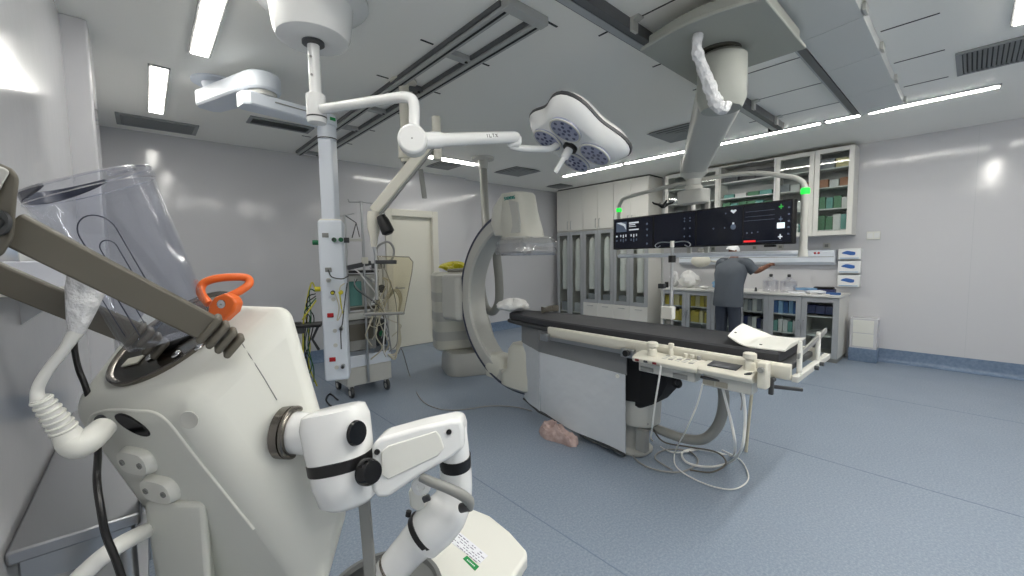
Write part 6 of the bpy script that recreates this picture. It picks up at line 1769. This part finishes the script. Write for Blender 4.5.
# face: nose, ears, eyes, mouth on the head
hc_ = pp_(.28, .10, 1.555); hf = (fw*.75-lf*.65+V((0, 0, -.35))).normalized(); hl = V((0, 0, 1)).cross(hf).normalized(); hu = hf.cross(hl)
m = MB().tube([hc_+hf*.078+hu*.012, hc_+hf*.10-hu*.018, hc_+hf*.085-hu*.026], [.008, .013, .009], 10); build(m, 'nose', 'skin', bodyp)
for s_ in (-1, 1):
    build(MB().sphere(hc_+hl*(s_*.083)-hu*.005, (.018, .011, .030), 12, 8, (hf, hl, hu)), 'ear', 'skin', bodyp)
    build(MB().sphere(hc_+hf*.078+hl*(s_*.030)+hu*.012, .010, 12, 8), 'eye', 'dark_grey', bodyp)
build(MB().bar(hc_+hf*.082+hl*.022-hu*.045, hc_+hf*.082-hl*.022-hu*.045, .006, .006), 'mouth', 'box_orange', bodyp)
# white surgical cap over the back and top of the head
m = MB(); rg = []
for j in range(9):
    q = PI/2*j/8; rg.append([hc_-hf*.012+hu*(.005+.093*math.sin(q))+(hf*math.cos(w_)*.096+hl*math.sin(w_)*.092)*math.cos(q)*(1-.0)-hu*(.010*(1-math.cos(w_))*.5*math.cos(q)) for w_ in [2*PI*k/24 for k in range(24)]])
m.loft(rg); build(m, 'cap', 'cap', t)
# short-sleeved tunic and trousers as clothes of their own
def crossr(c, f, l, rx, ry, z, n=28, p=.8):
    return [PB+fw*(c[0]+rx*math.copysign(abs(math.cos(q))**p, math.cos(q)))+lf*(c[1]+ry*math.copysign(abs(math.sin(q))**p, math.sin(q)))+V((0, 0, z)) for q in [2*PI*i/n for i in range(n)]]
m = MB()
secs = [(.0, .74, .150, .205), (.0, .76, .152, .207), (.01, .90, .148, .200), (.025, 1.06, .142, .192), (.05, 1.22, .160, .22), (.09, 1.34, .150, .215), (.145, 1.41, .095, .150), (.185, 1.455, .062, .075)]
rg = []
for f, z, rx, ry in secs:
    ring = crossr((f, 0), 0, 0, rx, ry, z)
    rg.append([p+fw*(.006*math.sin(9*i/28*2*PI)*(1.45-z))+lf*(.005*math.sin(5*i/28*2*PI+z*9)) for i, p in enumerate(ring)])
m.loft(rg)
top_o = build(m, 'tunic', 'scrubs', t, ang=60)
for s_, n_ in ((1, 'l'), (-1, 'r')):
    a_, b_ = J_['sh'+n_][0], J_['el'+n_][0]
    ins = pp_(.12, s_*.10, 1.36)
    m = MB().tube([ins, a_+V((0, 0, .004)), a_.lerp(b_, .45), a_.lerp(b_, .88)], [.085, .088, .078, .076], 18, smooth=4)
    build(m, 'sleeve', 'scrubs', top_o, ang=60)
m = MB().tube([pp_(0, .205, .78), pp_(-.02, .20, .90)], .008, 6)
tj = {'pelvis': (pp_(0, 0, .90), (.13, .15)), 'waist': (pp_(.01, 0, 1.0), (.125, .145))}
te = [('pelvis', 'waist')]
for s_, n_ in ((1, 'l'), (-1, 'r')):
    tj['hip'+n_] = (pp_(.0, s_*.10, .82), .112); tj['mid'+n_] = (pp_(.01, s_*.103, .64), .098); tj['knee'+n_] = (pp_(.02, s_*.104, .46), .084); tj['hem'+n_] = (pp_(-.015, s_*.102, .12), .074)
    te += [('pelvis', 'hip'+n_), ('hip'+n_, 'mid'+n_), ('mid'+n_, 'knee'+n_), ('knee'+n_, 'hem'+n_)]
skin_mesh('trousers', tj, te, 'trousers', t)
for s_ in (1, -1):
    m = MB(); c = pp_(.045, s_*.108, 0)
    def sr(z, k, n=24): return [c+fw*((.145*k)*math.cos(q))+lf*((.05*k)*math.sin(q)*(1+.15*math.cos(q)))+V((0, 0, z+.02*max(0, -math.cos(q))*(z > .03))) for q in [2*PI*i/n for i in range(n)]]
    m.loft([sr(.001, .96), sr(.012, 1.0), sr(.045, .97), sr(.075, .72), sr(.09, .5)])
    build(m, 'shoe', 'white_plastic', t, ang=50)
# ---------------------------------------------------------------- render look
w = bpy.data.worlds.new('world'); SC.world = w; w.use_nodes = True
w.node_tree.nodes['Background'].inputs['Color'].default_value = (.6, .65, .7, 1)
w.node_tree.nodes['Background'].inputs['Strength'].default_value = .0
SC.view_settings.view_transform = 'Standard'
SC.view_settings.look = 'None'
SC.view_settings.exposure = 0.64
SC.view_settings.gamma = 1.0
SC.view_settings.use_curve_mapping = False
SC.cycles.use_denoising = True
SC.cycles.max_bounces = 12
SC.cycles.diffuse_bounces = 8
SC.cycles.glossy_bounces = 4
SC.cycles.transparent_max_bounces = 24
SC.cycles.transmission_bounces = 8
SC.cycles.sample_clamp_indirect = 6.0
SC.cycles.caustics_reflective = False
SC.cycles.caustics_refractive = False
